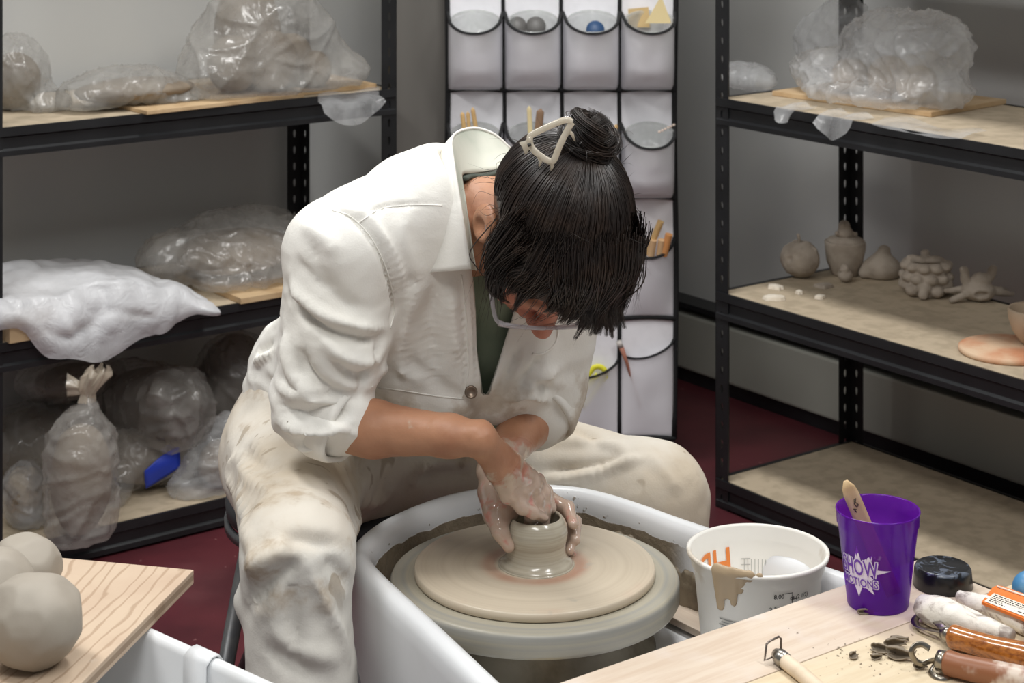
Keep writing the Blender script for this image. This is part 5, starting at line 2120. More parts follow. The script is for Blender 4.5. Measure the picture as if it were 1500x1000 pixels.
# ------------------------------------------------------------------ plastic-wrapped clay on the shelves
def film_mesh(name, prims, m, parent, zmin, seed, n=90, amp=0.007, width=0.006, h=0.006, fine=0.002, k=0.03, sag=None):
    allp = []
    for p in prims:
        for q in p[:2] if p[0] != 'e' else (p[1],):
            pass
    los, his = [], []
    for p in prims:
        if p[0] == 'e':
            los.append(np.array(p[1]) - max(p[2])); his.append(np.array(p[1]) + max(p[2]))
        else:
            r = max(p[3], p[4])
            los.append(np.minimum(p[1], p[2]) - r); his.append(np.maximum(p[1], p[2]) + r)
    lo, hi = np.min(los, 0) - .03, np.max(his, 0) + .03
    sd = SDF(lo, hi, h)
    for p in prims:
        if p[0] == 'e':
            sd.ell(p[1], p[2], p[3] if len(p) > 3 else None, k)
        else:
            sd.cap(p[1], p[2], p[3], p[4], k, p[5] if len(p) > 5 else None)
    if zmin is not None:
        sd.half((0, 0, zmin + 0.001), (0, 0, -1), 0.004)
    vs, fs = sd.mesh()
    vs = relax(vs, fs, 1)
    vs = crumple(vs, fs, n, amp, width, seed, fine, 28, None if zmin is None else zmin + 0.0008)
    return link_mesh(name, vs, fs, m, parent, True)


def blob(name, c, r, m, parent, seed, amp=0.06, zmin=None, ax=None):
    bm = bmesh.new()
    bmesh.ops.create_icosphere(bm, subdivisions=4, radius=1.0)
    vs = np.array([v.co[:] for v in bm.verts])
    fs = [[v.index for v in f.verts] for f in bm.faces]
    bm.free()
    vs = vs * (1 + amp * fbm(vs * 1.6, seed, 3))[:, None] * np.array(r)
    if ax is not None:
        vs = vs @ np.array(ax)
    vs = vs + np.array(tuple(c))
    if zmin is not None:
        vs[:, 2] = np.maximum(vs[:, 2], zmin)
    return link_mesh(name, vs, fs, m, parent, True)


def a3(v):
    return np.array(tuple(v), float)


RD, RN = np.array((RC, RS, 0.0)), np.array((-RS, RC, 0.0))
RAX = np.stack([RD, RN, np.array((0, 0, 1.0))])
ZU, ZM, ZL = 0.8555, 0.4505, 0.0605


def flat_board(name, pts, z, th, m, label):
    """pts: four image corners on the plane z (top of the board)"""
    q = [PZ(x, y, z) for x, y in pts]
    vs = [p - V(0, 0, th) for p in q] + q
    o = MB().add(vs, [(3, 2, 1, 0), (4, 5, 6, 7), (0, 1, 5, 4), (1, 2, 6, 5), (2, 3, 7, 6), (3, 0, 4, 7)]).build(name, m, bev=0.001)
    recenter(o, sum(q, Vector()) / 4 - V(0, 0, th))
    return tag(o, label, 'board')


def room_board(name, D0, D1, N0, N1, z, th, m, label, tw=0.0):
    c = DN((D0 + D1) / 2, (N0 + N1) / 2, z)
    hx, hy = abs(D1 - D0) / 2, abs(N1 - N0) / 2
    o = MB().box((-hx, -hy, 0), (hx, hy, th), bevel=0.001).build(name, m)
    o.location = c
    o.rotation_euler = (0, 0, ROOM + tw)
    return tag(o, label, 'board')


# upper left shelf
room_board('ware_board', 1.64, 2.01, 3.43, 3.72, ZU, 0.008, M['ware_board'], 'thin wooden board under the flat plastic-wrapped bundle, upper left shelf', 0.06)
room_board('ware_board', 2.03, 2.215, 3.47, 3.80, ZU, 0.010, M['ware_board'], 'thin wooden board under the tall plastic tent, upper left shelf')
c = PZ(28, 160, ZU)
th_ = thing('clay_bundle', 'grey plastic-wrapped clay lump cut by the left picture edge, upper shelf', 'bundle', c)
c_ = a3(c)
blob('clay', c_ + np.array((-.01, 0, .058)), (.052, .06, .056), M['clay_bagged'], th_, 2, zmin=ZU + .002)
film_mesh('plastic_wrap', [('e', c_ + np.array((-.01, 0, .07)), (.068, .08, .072)), ('e', c_ + np.array((.055, .0, .012)), (.05, .06, .03)), ('e', c_ + np.array((-.02, 0, .115)), (.045, .05, .03))], M['film_grey'], th_, ZU, 4, 60)
c = PZ(196, 150, ZU + .008)
th_ = thing('clay_bundle', 'flat plastic-wrapped clay bundle in the middle of the upper left shelf', 'bundle', c)
c_ = a3(c)
blob('clay', c_ + np.array((0, .0, .026)), (.125, .075, .024), M['clay_bagged'], th_, 5, zmin=ZU + .010, ax=RAX)
film_mesh('plastic_wrap', [('e', c_ + np.array((-.02, 0, .030)), (.135, .085, .034), RAX), ('e', c_ + RD * .08, (.085, .07, .022), RAX), ('e', c_ - RD * .11 - RN * .0, (.05, .06, .035), RAX), ('e', c_ + RD * -.02 + np.array((0, 0, .05)), (.07, .05, .018), RAX)], M['film_grey'], th_, ZU + .008, 6, 80)
c = PZ(395, 132, ZU + .010)
th_ = thing('clay_bundle', 'tall grey plastic tent over round pots at the right of the upper left shelf', 'bundle', c)
c_ = a3(c)
for q, (x, y, r_, zr_) in enumerate(((-.075, .02, .055, .062), (.00, .0, .058, .066), (.065, .03, .05, .058), (.10, -.02, .035, .04), (-.02, .06, .07, .12))):
    blob('clay_pot', c_ + RD * x + RN * y + np.array((0, 0, zr_ * .95)), (r_, r_, zr_), M['clay_bagged'], th_, 20 + q, .03, zmin=ZU + .012)
film_mesh('plastic_wrap', [('e', c_ + np.array((-.03, .02, .085)), (.15, .11, .11), RAX), ('e', c_ + np.array((-.01, .03, .15)), (.12, .08, .08), RAX), ('c', c_ + RD * .05 + np.array((0, 0, .13)), c_ + RD * .18 - RN * .03 + np.array((0, 0, .035)), .055, .035),
          ('e', c_ - RD * .13 + np.array((0, 0, .05)), (.07, .08, .06), RAX), ('e', c_ + np.array((0, 0, .012)), (.18, .10, .03), RAX)], M['film_grey'], th_, ZU + .010, 9, 26, .008, .010, .006, .002, .06)
# flap hanging over the shelf edge
mb = MB()
rows = []
for i in range(9):
    v_ = i / 8
    row = []
    for j in range(13):
        u = j / 12
        px = 466 + (555 - 466) * u
        if v_ < .4:
            z = ZU + .012 - .006 * v_
            pt = a3(PZ(px, 138 - 9 * (u) + 30 * v_, ZU + .006)) + np.array((0, 0, .004 * math.sin(9 * u)))
        else:
            w_ = (v_ - .4) / .6
            drop = .050 * w_ * math.sin(PI * min(1, max(0, u * .9 + .08))) ** .7
            pt = a3(PZ(px, 150 - 9 * u, ZU + .006)) - RN * (.012 + .012 * w_ + .004 * math.sin(14 * u)) - np.array((0, 0, drop))
        row.append(Vector(pt))
    rows.append(row)
mb.grid(rows).build('plastic_flap', M['film_clear'], th_)

# middle left shelf
room_board('ware_board', 1.37, 1.50, 3.425, 3.70, ZM, 0.030, M['ware_board'], 'thick pale wooden board showing at the left under the white plastic sheet')
room_board('ware_board', 1.86, 2.02, 3.425, 3.72, ZM, 0.012, M['ware_board'], 'wooden board under the clear wrapped clay, middle left shelf')
c = a3(DN(1.60, 3.58, ZM))
th_ = thing('plastic_sheet', 'white plastic sheet draped over work on the middle left shelf', 'plastic sheet', Vector(c))
rows = []
rs = np.random.RandomState(4)
NU, NV = 60, 50
for j in range(NV + 1):
    v_ = j / NV
    row = []
    for i in range(NU + 1):
        u = i / NU
        D_ = 1.335 + .455 * u
        edgeR = max(0, (u - .62) / .38)
        top = .098 + .018 * math.sin(3.2 * u + .6) - .052 * edgeR ** 1.4 + .012 * vnoise(np.array([[u * 4, v_ * 3, 1]]), 3)[0]
        front = 3.405 - .012 * edgeR + .006 * math.sin(17 * u) + .004 * math.sin(31 * u + 1)
        sm_ = min(1, max(0, (u - .07) / .17)); sm_ = sm_ * sm_ * (3 - 2 * sm_)
        hang = .032 * (1 - sm_) + sm_ * (-.020 - .036 * math.exp(-((u - .45) / .22) ** 2) + .022 * edgeR + .006 * math.sin(23 * u))
        if v_ < .62:
            w_ = v_ / .62
            nb = 3.74 - .22 * max(0, (u - .45) / .55) ** 1.5
            N_ = nb + (front + .02 - nb) * w_
            z = ZM + top * (1 - .25 * w_ ** 2) - (.05 * (1 - w_) ** 4)
        else:
            w_ = (v_ - .62) / .38
            N_ = front + .02 * (1 - w_) ** 2 - .010 * math.sin(PI * w_) - .006 * math.sin(11 * u + 3) * w_
            z0 = ZM + top * .75
            z = z0 + (ZM + hang - z0) * w_
        row.append(DN(D_, N_, z))
    rows.append(row)
arr = np.array([tuple(p) for r in rows for p in r])
nU = NU + 1
ffs = np.array([(i * nU + j, i * nU + j + 1, (i + 1) * nU + j + 1, (i + 1) * nU + j) for i in range(NV) for j in range(NU)])
arr = crumple(arr, ffs, 40, .005, .010, 5, .006, 12)
link_mesh('sheet', arr, ffs, M['film_white'], th_, True)
for dd_ in ((1.46, .05), (1.60, .050)):
    blob('covered_pot', c + RD * (dd_[0] - 1.60) + np.array((0, 0, dd_[1] * .8 + (.032 if dd_[0] < 1.5 else 0))), (.055, .055, dd_[1] * .78), M['clay_bagged'], th_, 3, .02)
c = a3(DN(1.93, 3.61, ZM + .012))
th_ = thing('clay_bundle', 'clear plastic wrapped clay behind the white sheet, middle left shelf', 'bundle', Vector(c))
blob('clay', c + RD * .02 + np.array((0, 0, .05)), (.13, .10, .045), M['clay_bagged'], th_, 8, zmin=ZM + .014, ax=RAX)
film_mesh('plastic_wrap', [('e', c + RD * .01 + np.array((0, 0, .06)), (.19, .12, .055), RAX), ('e', c - RD * .13 + np.array((0, 0, .05)), (.07, .08, .05), RAX), ('e', c + RD * .12 + np.array((0, 0, .06)), (.08, .10, .055), RAX), ('e', c + RD * .04 + RN * .04 + np.array((0, 0, .10)), (.11, .06, .032), RAX), ('e', c - RN * .1 + np.array((0, 0, .02)), (.12, .06, .025), RAX)], M['film_bag'], th_, ZM + .012, 12, 110, .010, .008)

# bottom left shelf
c = a3(PZ(119, 789, ZL))
th_ = thing('clay_bag', 'standing clear bag of clay with knotted neck on the bottom left shelf', 'clay bag', Vector(c))
blob('clay', c + np.array((0, 0, .115)), (.058, .055, .108), M['clay_brown'], th_, 31, .05, zmin=ZL + .003)
film_mesh('plastic_bag', [('c', c + np.array((0, 0, .06)), c + np.array((.0, 0, .17)), .072, .066), ('c', c + np.array((0, 0, .18)), c + np.array((.012, 0, .268)), .062, .014), ('e', c + np.array((.0, -.035, .02)), (.05, .03, .03))], M['film_bag'], th_, ZL, 14, 22, .006, .010, .005, .0025)
kn = film('knot_plastic', (214, 202, 184), 0.72, 0.18)
rows = []
kp = spline([Vector(c + np.array(q)) for q in ((.010, 0, .262), (.012, 0, .276), (.014, -.002, .286), (.020, -.002, .300), (.030, 0, .316), (.036, 0, .326))], 5)
rk = np.interp(np.linspace(0, 1, len(kp)), [0, .22, .36, .55, .8, 1], [.015, .0115, .016, .020, .025, .018])
for i, (q, r_) in enumerate(zip(kp, rk)):
    u = i / (len(kp) - 1)
    row = []
    for k in range(48):
        th = 2 * PI * k / 48
        rr_ = r_ * (1 + (.10 + .22 * u) * math.sin(7 * th + 2.5 * u) + .10 * math.sin(12 * th - 4 * u) + .10 * math.sin(2 * th + 6 * u))
        row.append(q + V(rr_ * math.cos(th), rr_ * math.sin(th) * .8, .006 * u * math.sin(5 * th)))
    rows.append(row)
MB().grid(rows, closed=True).build('bag_knot', kn, th_)
rows = []
for i in range(7):
    u = i / 6
    row = []
    for k in range(24):
        th = 2 * PI * k / 24
        rr_ = (.007 + .012 * u) * (1 + .25 * math.sin(5 * th + u * 3))
        row.append(Vector(c) + V(.010 - .036 * u, rr_ * math.sin(th) * .7, .282 + .014 * u + rr_ * math.cos(th)))
    rows.append(row)
MB().grid(rows, closed=True).build('bag_knot', kn, th_)

c1, c2 = a3(P(255, 598, 3.90)), a3(P(190, 588, 4.05))
th_ = thing('clay_bag', 'big dark clay bag lying on its side with a shiny end', 'clay bag', Vector(c1) - V(0, 0, .09))
sdv_ = (c2 - c1)
blob('clay', (c1 + c2) / 2, (np.linalg.norm(sdv_) / 2 + .07, .078, .078), mat('clay_dark', (74, 66, 58), 0.6, 0, (92, 82, 72), 8), th_, 41, .04, ax=np.stack([sdv_ / np.linalg.norm(sdv_), np.cross(sdv_ / np.linalg.norm(sdv_), (0, 0, 1)), (0, 0, 1)]))
film_mesh('plastic_bag', [('c', c1, c2, .086, .088), ('e', c1 + np.array((-.02, -.06, .05)), (.022, .03, .03))], M['film_bag'], th_, None, 16, 60, .008, .007)

c = a3(PZ(224, 712, ZL))
th_ = thing('clay_bag', 'lying clear bag of clay with a blue tape patch under the dark bag', 'clay bag', Vector(c))
blob('clay', c + RN * .03 + np.array((0, 0, .062)), (.105, .08, .060), M['clay_bagged'], th_, 51, .05, zmin=ZL + .003, ax=RAX)
film_mesh('plastic_bag', [('e', c + RN * .03 + np.array((0, 0, .060)), (.115, .09, .066), RAX), ('c', c - RD * .06 + np.array((0, 0, .07)), c - RD * .11 - RN * .06 + np.array((0, 0, .02)), .05, .02), ('e', c + RD * .06 + np.array((0, 0, .04)), (.06, .06, .04), RAX)], M['film_bag'], th_, ZL, 17, 50, .007, .007)
tape_px = [[(212, 690), (236, 668), (262, 654)], [(212, 702), (238, 682), (264, 670)], [(214, 716), (240, 700), (264, 684)]]
bgo = th_.children[-1]
iv = [Vector(v.co) + th_.location for v in bgo.data.vertices]
tr_ = BVHTree.FromPolygons(iv, [tuple(p.vertices) for p in bgo.data.polygons])
rows = [spline([on(tr_, x, y, 0.006, 3.85) for x, y in r], 4) for r in tape_px]
cols = [spline(list(q), 4) for q in zip(*rows)]
MB().grid(cols).build('tape', mat('tape_blue', (38, 66, 190), 0.45), th_, solid=0.0015)

c = a3(PZ(306, 722, ZL))
th_ = thing('clay_bag', 'crumpled clear bag at the right end of the bottom left shelf', 'clay bag', Vector(c))
blob('clay', c + np.array((.02, .04, .05)), (.05, .05, .045), M['clay_bagged'], th_, 61, .05, zmin=ZL + .003)
film_mesh('plastic_bag', [('e', c + np.array((.01, .03, .055)), (.07, .07, .06)), ('e', c + np.array((-.03, -.01, .02)), (.05, .04, .03)), ('e', c + np.array((.03, .04, .11)), (.04, .04, .04))], M['film_clear'], th_, ZL, 18, 60, .009, .007)
c = a3(PZ(345, 660, ZL))
th_ = thing('clay_bag', 'dark clay bag in the back right corner of the bottom left shelf', 'clay bag', Vector(c))
blob('clay', c + np.array((0, 0, .13)), (.09, .08, .125), bpy.data.materials['clay_dark'], th_, 63, .06, zmin=ZL + .003)
film_mesh('plastic_bag', [('e', c + np.array((0, 0, .13)), (.098, .088, .135))], M['film_bag'], th_, ZL, 19, 50, .007, .007)
c = a3(PZ(34, 768, ZL))
th_ = thing('clay_lump', 'pale crumbly wrapped clay lump beside the shelf post, bottom left', 'clay lump', Vector(c))
blob('clay', c + np.array((0, .01, .058)), (.038, .04, .055), mat('clay_pale', (176, 162, 142), 0.8, 0, (120, 106, 90), 30, bump=0.6, bscale=40, bdist=.01), th_, 71, .16, zmin=ZL + .002)
film_mesh('plastic_wrap', [('e', c + np.array((0, .01, .058)), (.044, .046, .062)), ('e', c + np.array((.02, -.01, .02)), (.03, .03, .025))], M['film_clear'], th_, ZL, 20, 50, .007, .006)
c = a3(PZ(70, 700, ZL))
th_ = thing('clay_bag', 'grey clay bag lying behind the standing knotted bag', 'clay bag', Vector(c))
blob('clay', c + np.array((-.02, 0, .075)), (.15, .09, .07), M['clay_bagged'], th_, 73, .05, zmin=ZL + .003, ax=RAX)
film_mesh('plastic_bag', [('e', c + np.array((-.02, 0, .08)), (.16, .10, .078), RAX), ('e', c + np.array((-.06, -.05, .07)), (.07, .06, .05), RAX)], M['film_grey'], th_, ZL, 21, 60, .008, .008)
c = c + np.array((.05, .03, .160))
th_ = thing('clay_bag', 'thin dim plastic bag resting on top of the grey clay bag', 'clay bag', Vector(c))
blob('clay', c + np.array((0, 0, .035)), (.09, .06, .032), bpy.data.materials['clay_dark'], th_, 74, .06, ax=RAX)
film_mesh('plastic_bag', [('e', c + np.array((0, 0, .04)), (.11, .07, .042), RAX), ('e', c + np.array((-.08, 0, .035)), (.05, .05, .03), RAX)], M['film_bag'], th_, None, 22, 50, .008, .007)

# upper right shelf (RE runs along the shelf to the right, RD to the wall)
RE = np.array((RS, -RC, 0.0))
EAX = np.stack([RE, RD, np.array((0, 0, 1.0))])
wb = MB().box((-0.20, -0.13, 0), (0.20, 0.13, 0.010), bevel=0.001).build('ware_board', M['ware_board'])
wb.location = PZ(1300, 146, ZU)
wb.rotation_euler = (0, 0, ROOM - PI / 2 + 0.10)
tag(wb, 'wooden board under the big clear plastic bag, upper right shelf', 'board')
c = a3(PZ(1310, 146, ZU + .010))
th_ = thing('plastic_bag', 'big crinkled clear plastic bag over pots on the upper right shelf', 'plastic bag', Vector(c))
film_mesh('bag_film', [('e', c + np.array((.02, 0, .100)), (.15, .10, .085), EAX), ('e', c + RE * .09 + np.array((0, 0, .12)), (.085, .08, .06), EAX), ('e', c - RE * .13 - RD * .03 + np.array((0, 0, .045)), (.12, .07, .05), EAX), ('e', c - RE * .02 - RD * .10 + np.array((0, 0, .02)), (.14, .06, .025), EAX), ('e', c + RE * .10 + np.array((0, 0, .03)), (.08, .08, .05), EAX)], M['film_clear'], th_, ZU + .010, 24, 120, .009, .005, .005, .003)
for q, (x, y, r_) in enumerate(((-.12, .0, .040), (-.03, .02, .046), (.06, .0, .042))):
    blob('pot', c + RE * x + RD * y + np.array((0, 0, r_ * .9)), (r_, r_, r_ * .95), M['greenware'], th_, 81 + q, .03, zmin=ZU + .012)
def flap(px0, px1, ytop, drop, seed):
    rows = []
    for i in range(9):
        v_ = i / 8
        row = []
        for j in range(11):
            u = j / 10
            px = px0 + (px1 - px0) * u
            yed = 139.6 + .169 * (px - 1055)
            e = a3(PZ(px, yed + ytop * .2, ZU + .006))
            if v_ < .35:
                pt = e + RD * (.05 * (1 - v_ / .35)) + np.array((0, 0, .006 * math.sin(8 * u + seed)))
            else:
                w_ = (v_ - .35) / .65
                pt = e - RD * (.010 + .014 * w_ + .006 * math.sin(9 * u + seed) * w_) - np.array((0, 0, drop * w_ * (.35 + .65 * math.sin(PI * u) ** .8)))
            row.append(Vector(pt))
        rows.append(row)
    MB().grid(rows).build('plastic_flap', M['film_clear'], th_)
flap(1206, 1255, 2, .045, 2)
flap(1143, 1172, 0, .030, 5)
flap(1290, 1420, -14, .010, 7)
c = a3(PZ(1225, 118, ZU))
th_ = thing('plastic_bag', 'thin clear plastic bag standing behind the big bag by the post', 'plastic bag', Vector(c))
film_mesh('bag_film', [('e', c + np.array((0, 0, .08)), (.12, .05, .08), EAX), ('e', c + RE * .03 + np.array((0, 0, .145)), (.055, .035, .05), EAX)], M['film_clear'], th_, ZU, 26, 70, .009, .008)
c = a3(PZ(1086, 128, ZU))
th_ = thing('plastic_bag', 'small rolled clear plastic at the left end of the upper right shelf', 'plastic bag', Vector(c))
film_mesh('bag_film', [('e', c + np.array((0, 0, .026)), (.055, .05, .026), EAX), ('e', c + RE * .05 + np.array((0, 0, .02)), (.04, .04, .022), EAX)], M['film_clear'], th_, ZU, 27, 60, .007, .006)

# ------------------------------------------------------------------ unfired pots on the middle right shelf
GW = M['greenware']


def clay_obj(name, label, cat, base, prims, h=0.0025, k=0.004, rough=0.0012, m=None, seed=1, group=None):
    b = a3(base)
    lo = np.min([np.minimum(p[1], p[2] if p[0] == 'c' else p[1]) - (max(p[3], p[4]) if p[0] == 'c' else max(p[2])) for p in prims], 0) - .01
    hi = np.max([np.maximum(p[1], p[2] if p[0] == 'c' else p[1]) + (max(p[3], p[4]) if p[0] == 'c' else max(p[2])) for p in prims], 0) + .01
    sd = SDF(lo + b, hi + b, h)
    for p in prims:
        kk = p[-1] if isinstance(p[-1], str) else ''
        if p[0] == 'e':
            sd.ell(np.array(p[1]) + b, p[2], None, k, kk == 'sub')
        else:
            sd.cap(np.array(p[1]) + b, np.array(p[2]) + b, p[3], p[4], k, sub=(kk == 'sub'))
    sd.half(b + np.array((0, 0, .0004)), (0, 0, -1), 0.002)
    vs, fs = sd.mesh()
    vs = relax(vs, fs, 1)
    vs = vs + vnormals(vs, fs) * (rough * fbm(vs * 70, seed, 3))[:, None]
    vs[:, 2] = np.maximum(vs[:, 2], base.z + .0003)
    o = link_mesh(name, vs, fs, m or GW, None, True)
    recenter(o, base)
    return tag(o, label, cat, group)


b = PZ(1172, 406, ZM)
clay_obj('clay_apple', 'round apple-shaped clay pot with stub stem, leftmost on the right shelf', 'pot', b,
         [('e', (0, 0, .040), (.042, .042, .040)), ('e', (0, 0, .080), (.012, .012, .010), 'sub'), ('c', (.0, 0, .068), (-.004, 0, .092), .005, .0035), ('c', (.012, -.01, .074), (.030, -.016, .062), .006, .005), ('e', (-.028, -.030, .046), (.006, .006, .006), 'sub')])
b = PZ(1238, 402, ZM)
jar = thing('lidded_jar', 'clay jar with a rim and a small figure on its lid', 'jar', b)
prof = [(0, 0), (.026, 0), (.030, .004), (.039, .030), (.043, .055), (.0445, .070), (.0435, .0735), (.040, .074), (.040, .066), (0, .066)]
vv = MB().lathe(prof, b, 40)
arr = np.array(vv.v)
arr = arr + np.concatenate([(arr - np.array(tuple(b)))[:, :2], np.zeros((len(arr), 1))], 1) * (0.05 * fbm(arr * 60, 8, 2))[:, None]
vv.v = [tuple(p) for p in arr]
vv.build('jar_wall', GW, jar)
MB().lathe([(0, .069), (.040, .069), (.041, .073), (.036, .079), (.015, .083), (0, .084)], b, 36).build('lid', GW, jar)
sd = SDF(a3(b) + np.array((-.04, -.04, .07)), a3(b) + np.array((.04, .04, .13)), .0025)
bb = a3(b)
sd.ell(bb + (0, 0, .090), (.018, .016, .014), k=.004).ell(bb + (-.002, 0, .105), (.013, .012, .013), k=.004).cap(bb + (-.012, 0, .085), bb + (-.020, -.01, .092), .006, .005, .003).cap(bb + (.012, 0, .085), bb + (.022, -.004, .088), .006, .005, .003).ell(bb + (-.006, -.010, .110), (.005, .005, .005), k=.003)
vs, fs = sd.mesh()
link_mesh('lid_figure', vs, fs, GW, jar, True)
b = PZ(1238, 413, ZM)
clay_obj('clay_figurine', 'tiny clay bird-like figurine in front of the lidded jar', 'figurine', b, [('e', (0, 0, .014), (.016, .015, .014)), ('e', (-.002, -.004, .030), (.010, .010, .010)), ('c', (-.008, -.008, .029), (-.016, -.012, .027), .003, .0015), ('e', (-.006, -.011, .034), (.003, .003, .003), 'sub')])
b = PZ(1291, 406, ZM)
clay_obj('clay_cone', 'smooth rounded cone-shaped clay piece right of the lidded jar', 'clay piece', b, [('e', (0, 0, .020), (.043, .036, .026)), ('c', (.002, 0, .022), (.006, 0, .056), .034, .014), ('e', (-.040, -.008, .010), (.010, .010, .010))], k=.012, rough=.0006)
b = PZ(1357, 430, ZM)
prs = [('c', (0, 0, .02), (0, 0, .05), .044, .044)]
for a in range(10):
    an = a * PI / 5
    prs += [('e', (.043 * math.cos(an), .043 * math.sin(an), .014 + .008 * (a % 2)), (.015, .015, .013)), ('e', (.042 * math.cos(an + .3), .042 * math.sin(an + .3), .038), (.015, .015, .011)), ('e', (.041 * math.cos(an), .041 * math.sin(an), .060), (.014, .014, .010))]
prs += [('e', (0, 0, .078), (.040, .040, .020), 'sub'), ('e', (-.014, 0, .070), (.020, .014, .008)), ('e', (.016, -.004, .071), (.020, .014, .008)), ('e', (0, .01, .082), (.010, .010, .008)), ('e', (-.030, 0, .074), (.012, .010, .007)), ('e', (-.018, -.050, .010), (.010, .010, .012))]
clay_obj('clay_basket', 'lumpy basket-like clay pot with small blocks on its lid', 'pot', b, prs, k=.003)
b = PZ(1433, 440, ZM)
clay_obj('clay_animal', 'clay animal with two tall ears and spread legs, rightmost before the bowl', 'figurine', b,
         [('e', (0, 0, .020), (.036, .030, .021)), ('e', (0, -.028, .018), (.014, .010, .006), 'sub'), ('e', (.006, 0, .042), (.020, .018, .016)), ('c', (-.020, 0, .036), (-.034, 0, .064), .010, .005), ('e', (-.027, .004, .050), (.010, .008, .020)), ('c', (.018, 0, .042), (.034, 0, .066), .010, .006), ('e', (.028, .004, .056), (.009, .007, .016)),
          ('c', (-.025, -.012, .016), (-.060, -.022, .006), .008, .005), ('c', (-.022, .01, .022), (-.066, .012, .016), .008, .005), ('c', (.030, .0, .018), (.072, .004, .012), .008, .005), ('c', (.028, -.004, .022), (.060, .02, .018), .007, .005)])
# broken white pieces
rs_ = random.Random(9)
for px, py, r_, lb in ((1136, 422, .022, 'white clay shard farthest back beside the clay apple'), (1135, 438, .027, 'largest white flat clay shard at the shelf front edge'), (1171, 430, .011, 'smallest white clay shard between the others'), (1206, 420, .024, 'grey toothed clay shard in front of the lidded jar'), (1201, 437, .014, 'pale clay shard nearest the front, right of the white ones')):
    n = 14
    out = []
    for k in range(n):
        a = 2 * PI * k / n
        rr_ = r_ * (0.72 + .38 * rs_.random())
        out.append((rr_ * math.cos(a), rr_ * math.sin(a) * .75))
    vs = [(x, y, z) for z in (0.0, .006) for x, y in [(a_ * (1 if z == 0 else .9), b_ * (1 if z == 0 else .9)) for a_, b_ in out]] + [(0, 0, .009)]
    fs = [(k, (k + 1) % n, n + (k + 1) % n, n + k) for k in range(n)] + [tuple(range(n - 1, -1, -1))] + [(n + k, n + (k + 1) % n, 2 * n) for k in range(n)]
    o = link_mesh('clay_shard', vs, fs, GW if px == 1206 else M['shard_white'], None, False)
    o.location = PZ(px, py, ZM)
    o.rotation_euler = (0, 0, rs_.random() * 3)
    tag(o, lb, 'shard')
t = NT('disc_terracotta')
nz = t.noise(9, 4)
t.color(t.mix(t.ramp(nz, 0.35, 0.65), lin((214, 186, 156)), lin((196, 136, 100))))
t.set(Roughness=0.8)
b = PZ(1477, 516, ZM)
o = MB().lathe([(0, 0), (.088, 0), (.0905, .003), (.090, .009), (.087, .011), (0, .011)], n=64).build('clay_disc', t.m)
o.location = b
tag(o, 'round orange-stained bat under the bowl on the middle right shelf', 'bat')
t = NT('bowl_clay')
t.color(t.mix(t.ramp(t.noise(12, 4), 0.35, 0.7), lin((186, 166, 142)), lin((166, 146, 124))))
t.set(Roughness=0.75)
o = MB().lathe([(0, 0), (.026, 0), (.032, .004), (.046, .024), (.053, .046), (.0545, .062), (.053, .066), (.0495, .064), (.047, .046), (.038, .018), (0, .009)], n=56).build('bowl', t.m)
o.location = PZ(1520, 512, ZM) + V(0, 0, .011)
tag(o, 'beige clay bowl on the orange-stained bat at the right edge', 'bowl')

# ------------------------------------------------------------------ tools on the front planks
t = NT('plaster_rag')
t.color(t.mix(t.ramp(t.noise(34, 5, 0.6, None, 1.2), 0.46, 0.64), lin((228, 222, 212)), lin((150, 138, 130))))
t.set(Roughness=0.6)
t.bump(t.noise(50, 4), 0.5, 0.004)
M['rag'] = t.m


def taper_tool(name, label, pts, rads, m, cat='tool'):
    sp = spline(pts, 10)
    n = len(sp)
    rr_ = np.interp(np.linspace(0, 1, n), np.linspace(0, 1, len(rads)), rads)
    mb = MB().tube(sp, list(rr_), 26)
    arr = np.array(mb.v)
    arr = arr + 0.0016 * np.stack([fbm(arr * 55, s_, 2) for s_ in (1, 2, 3)], 1)
    mb.v = [tuple(p) for p in arr]
    return mb


def pzr(px, py, r):
    """centre of a round thing of radius r lying on the plank at (px, py)"""
    return PZ(px, py, ZT + r)


p_ = [pzr(1349, 886, .0165), pzr(1372, 895, .0170), pzr(1412, 908, .0160), pzr(1446, 921, .0130), pzr(1482, 934, .0115)]
o = taper_tool('tool', '', p_, [.0110, .0160, .0170, .0145, .0120, .0112, .0085], M['rag']).build('wrapped_tool', M['rag'])
recenter(o, p_[2] - V(0, 0, .0165))
tag(o, 'thick white plaster-smeared tool nearest the jar lid, wide rounded end', 'tool')
p_ = [pzr(1405, 873, .0105), pzr(1438, 886, .0115), pzr(1475, 901, .0125), pzr(1525, 920, .0120)]
o = taper_tool('tool', '', p_, [.0065, .0100, .0115, .0125, .0120], M['rag']).build('wrapped_tool', M['rag'])
recenter(o, p_[2] - V(0, 0, .0115))
tag(o, 'slimmer white plaster-smeared tool behind the thick one, under the packet', 'tool')

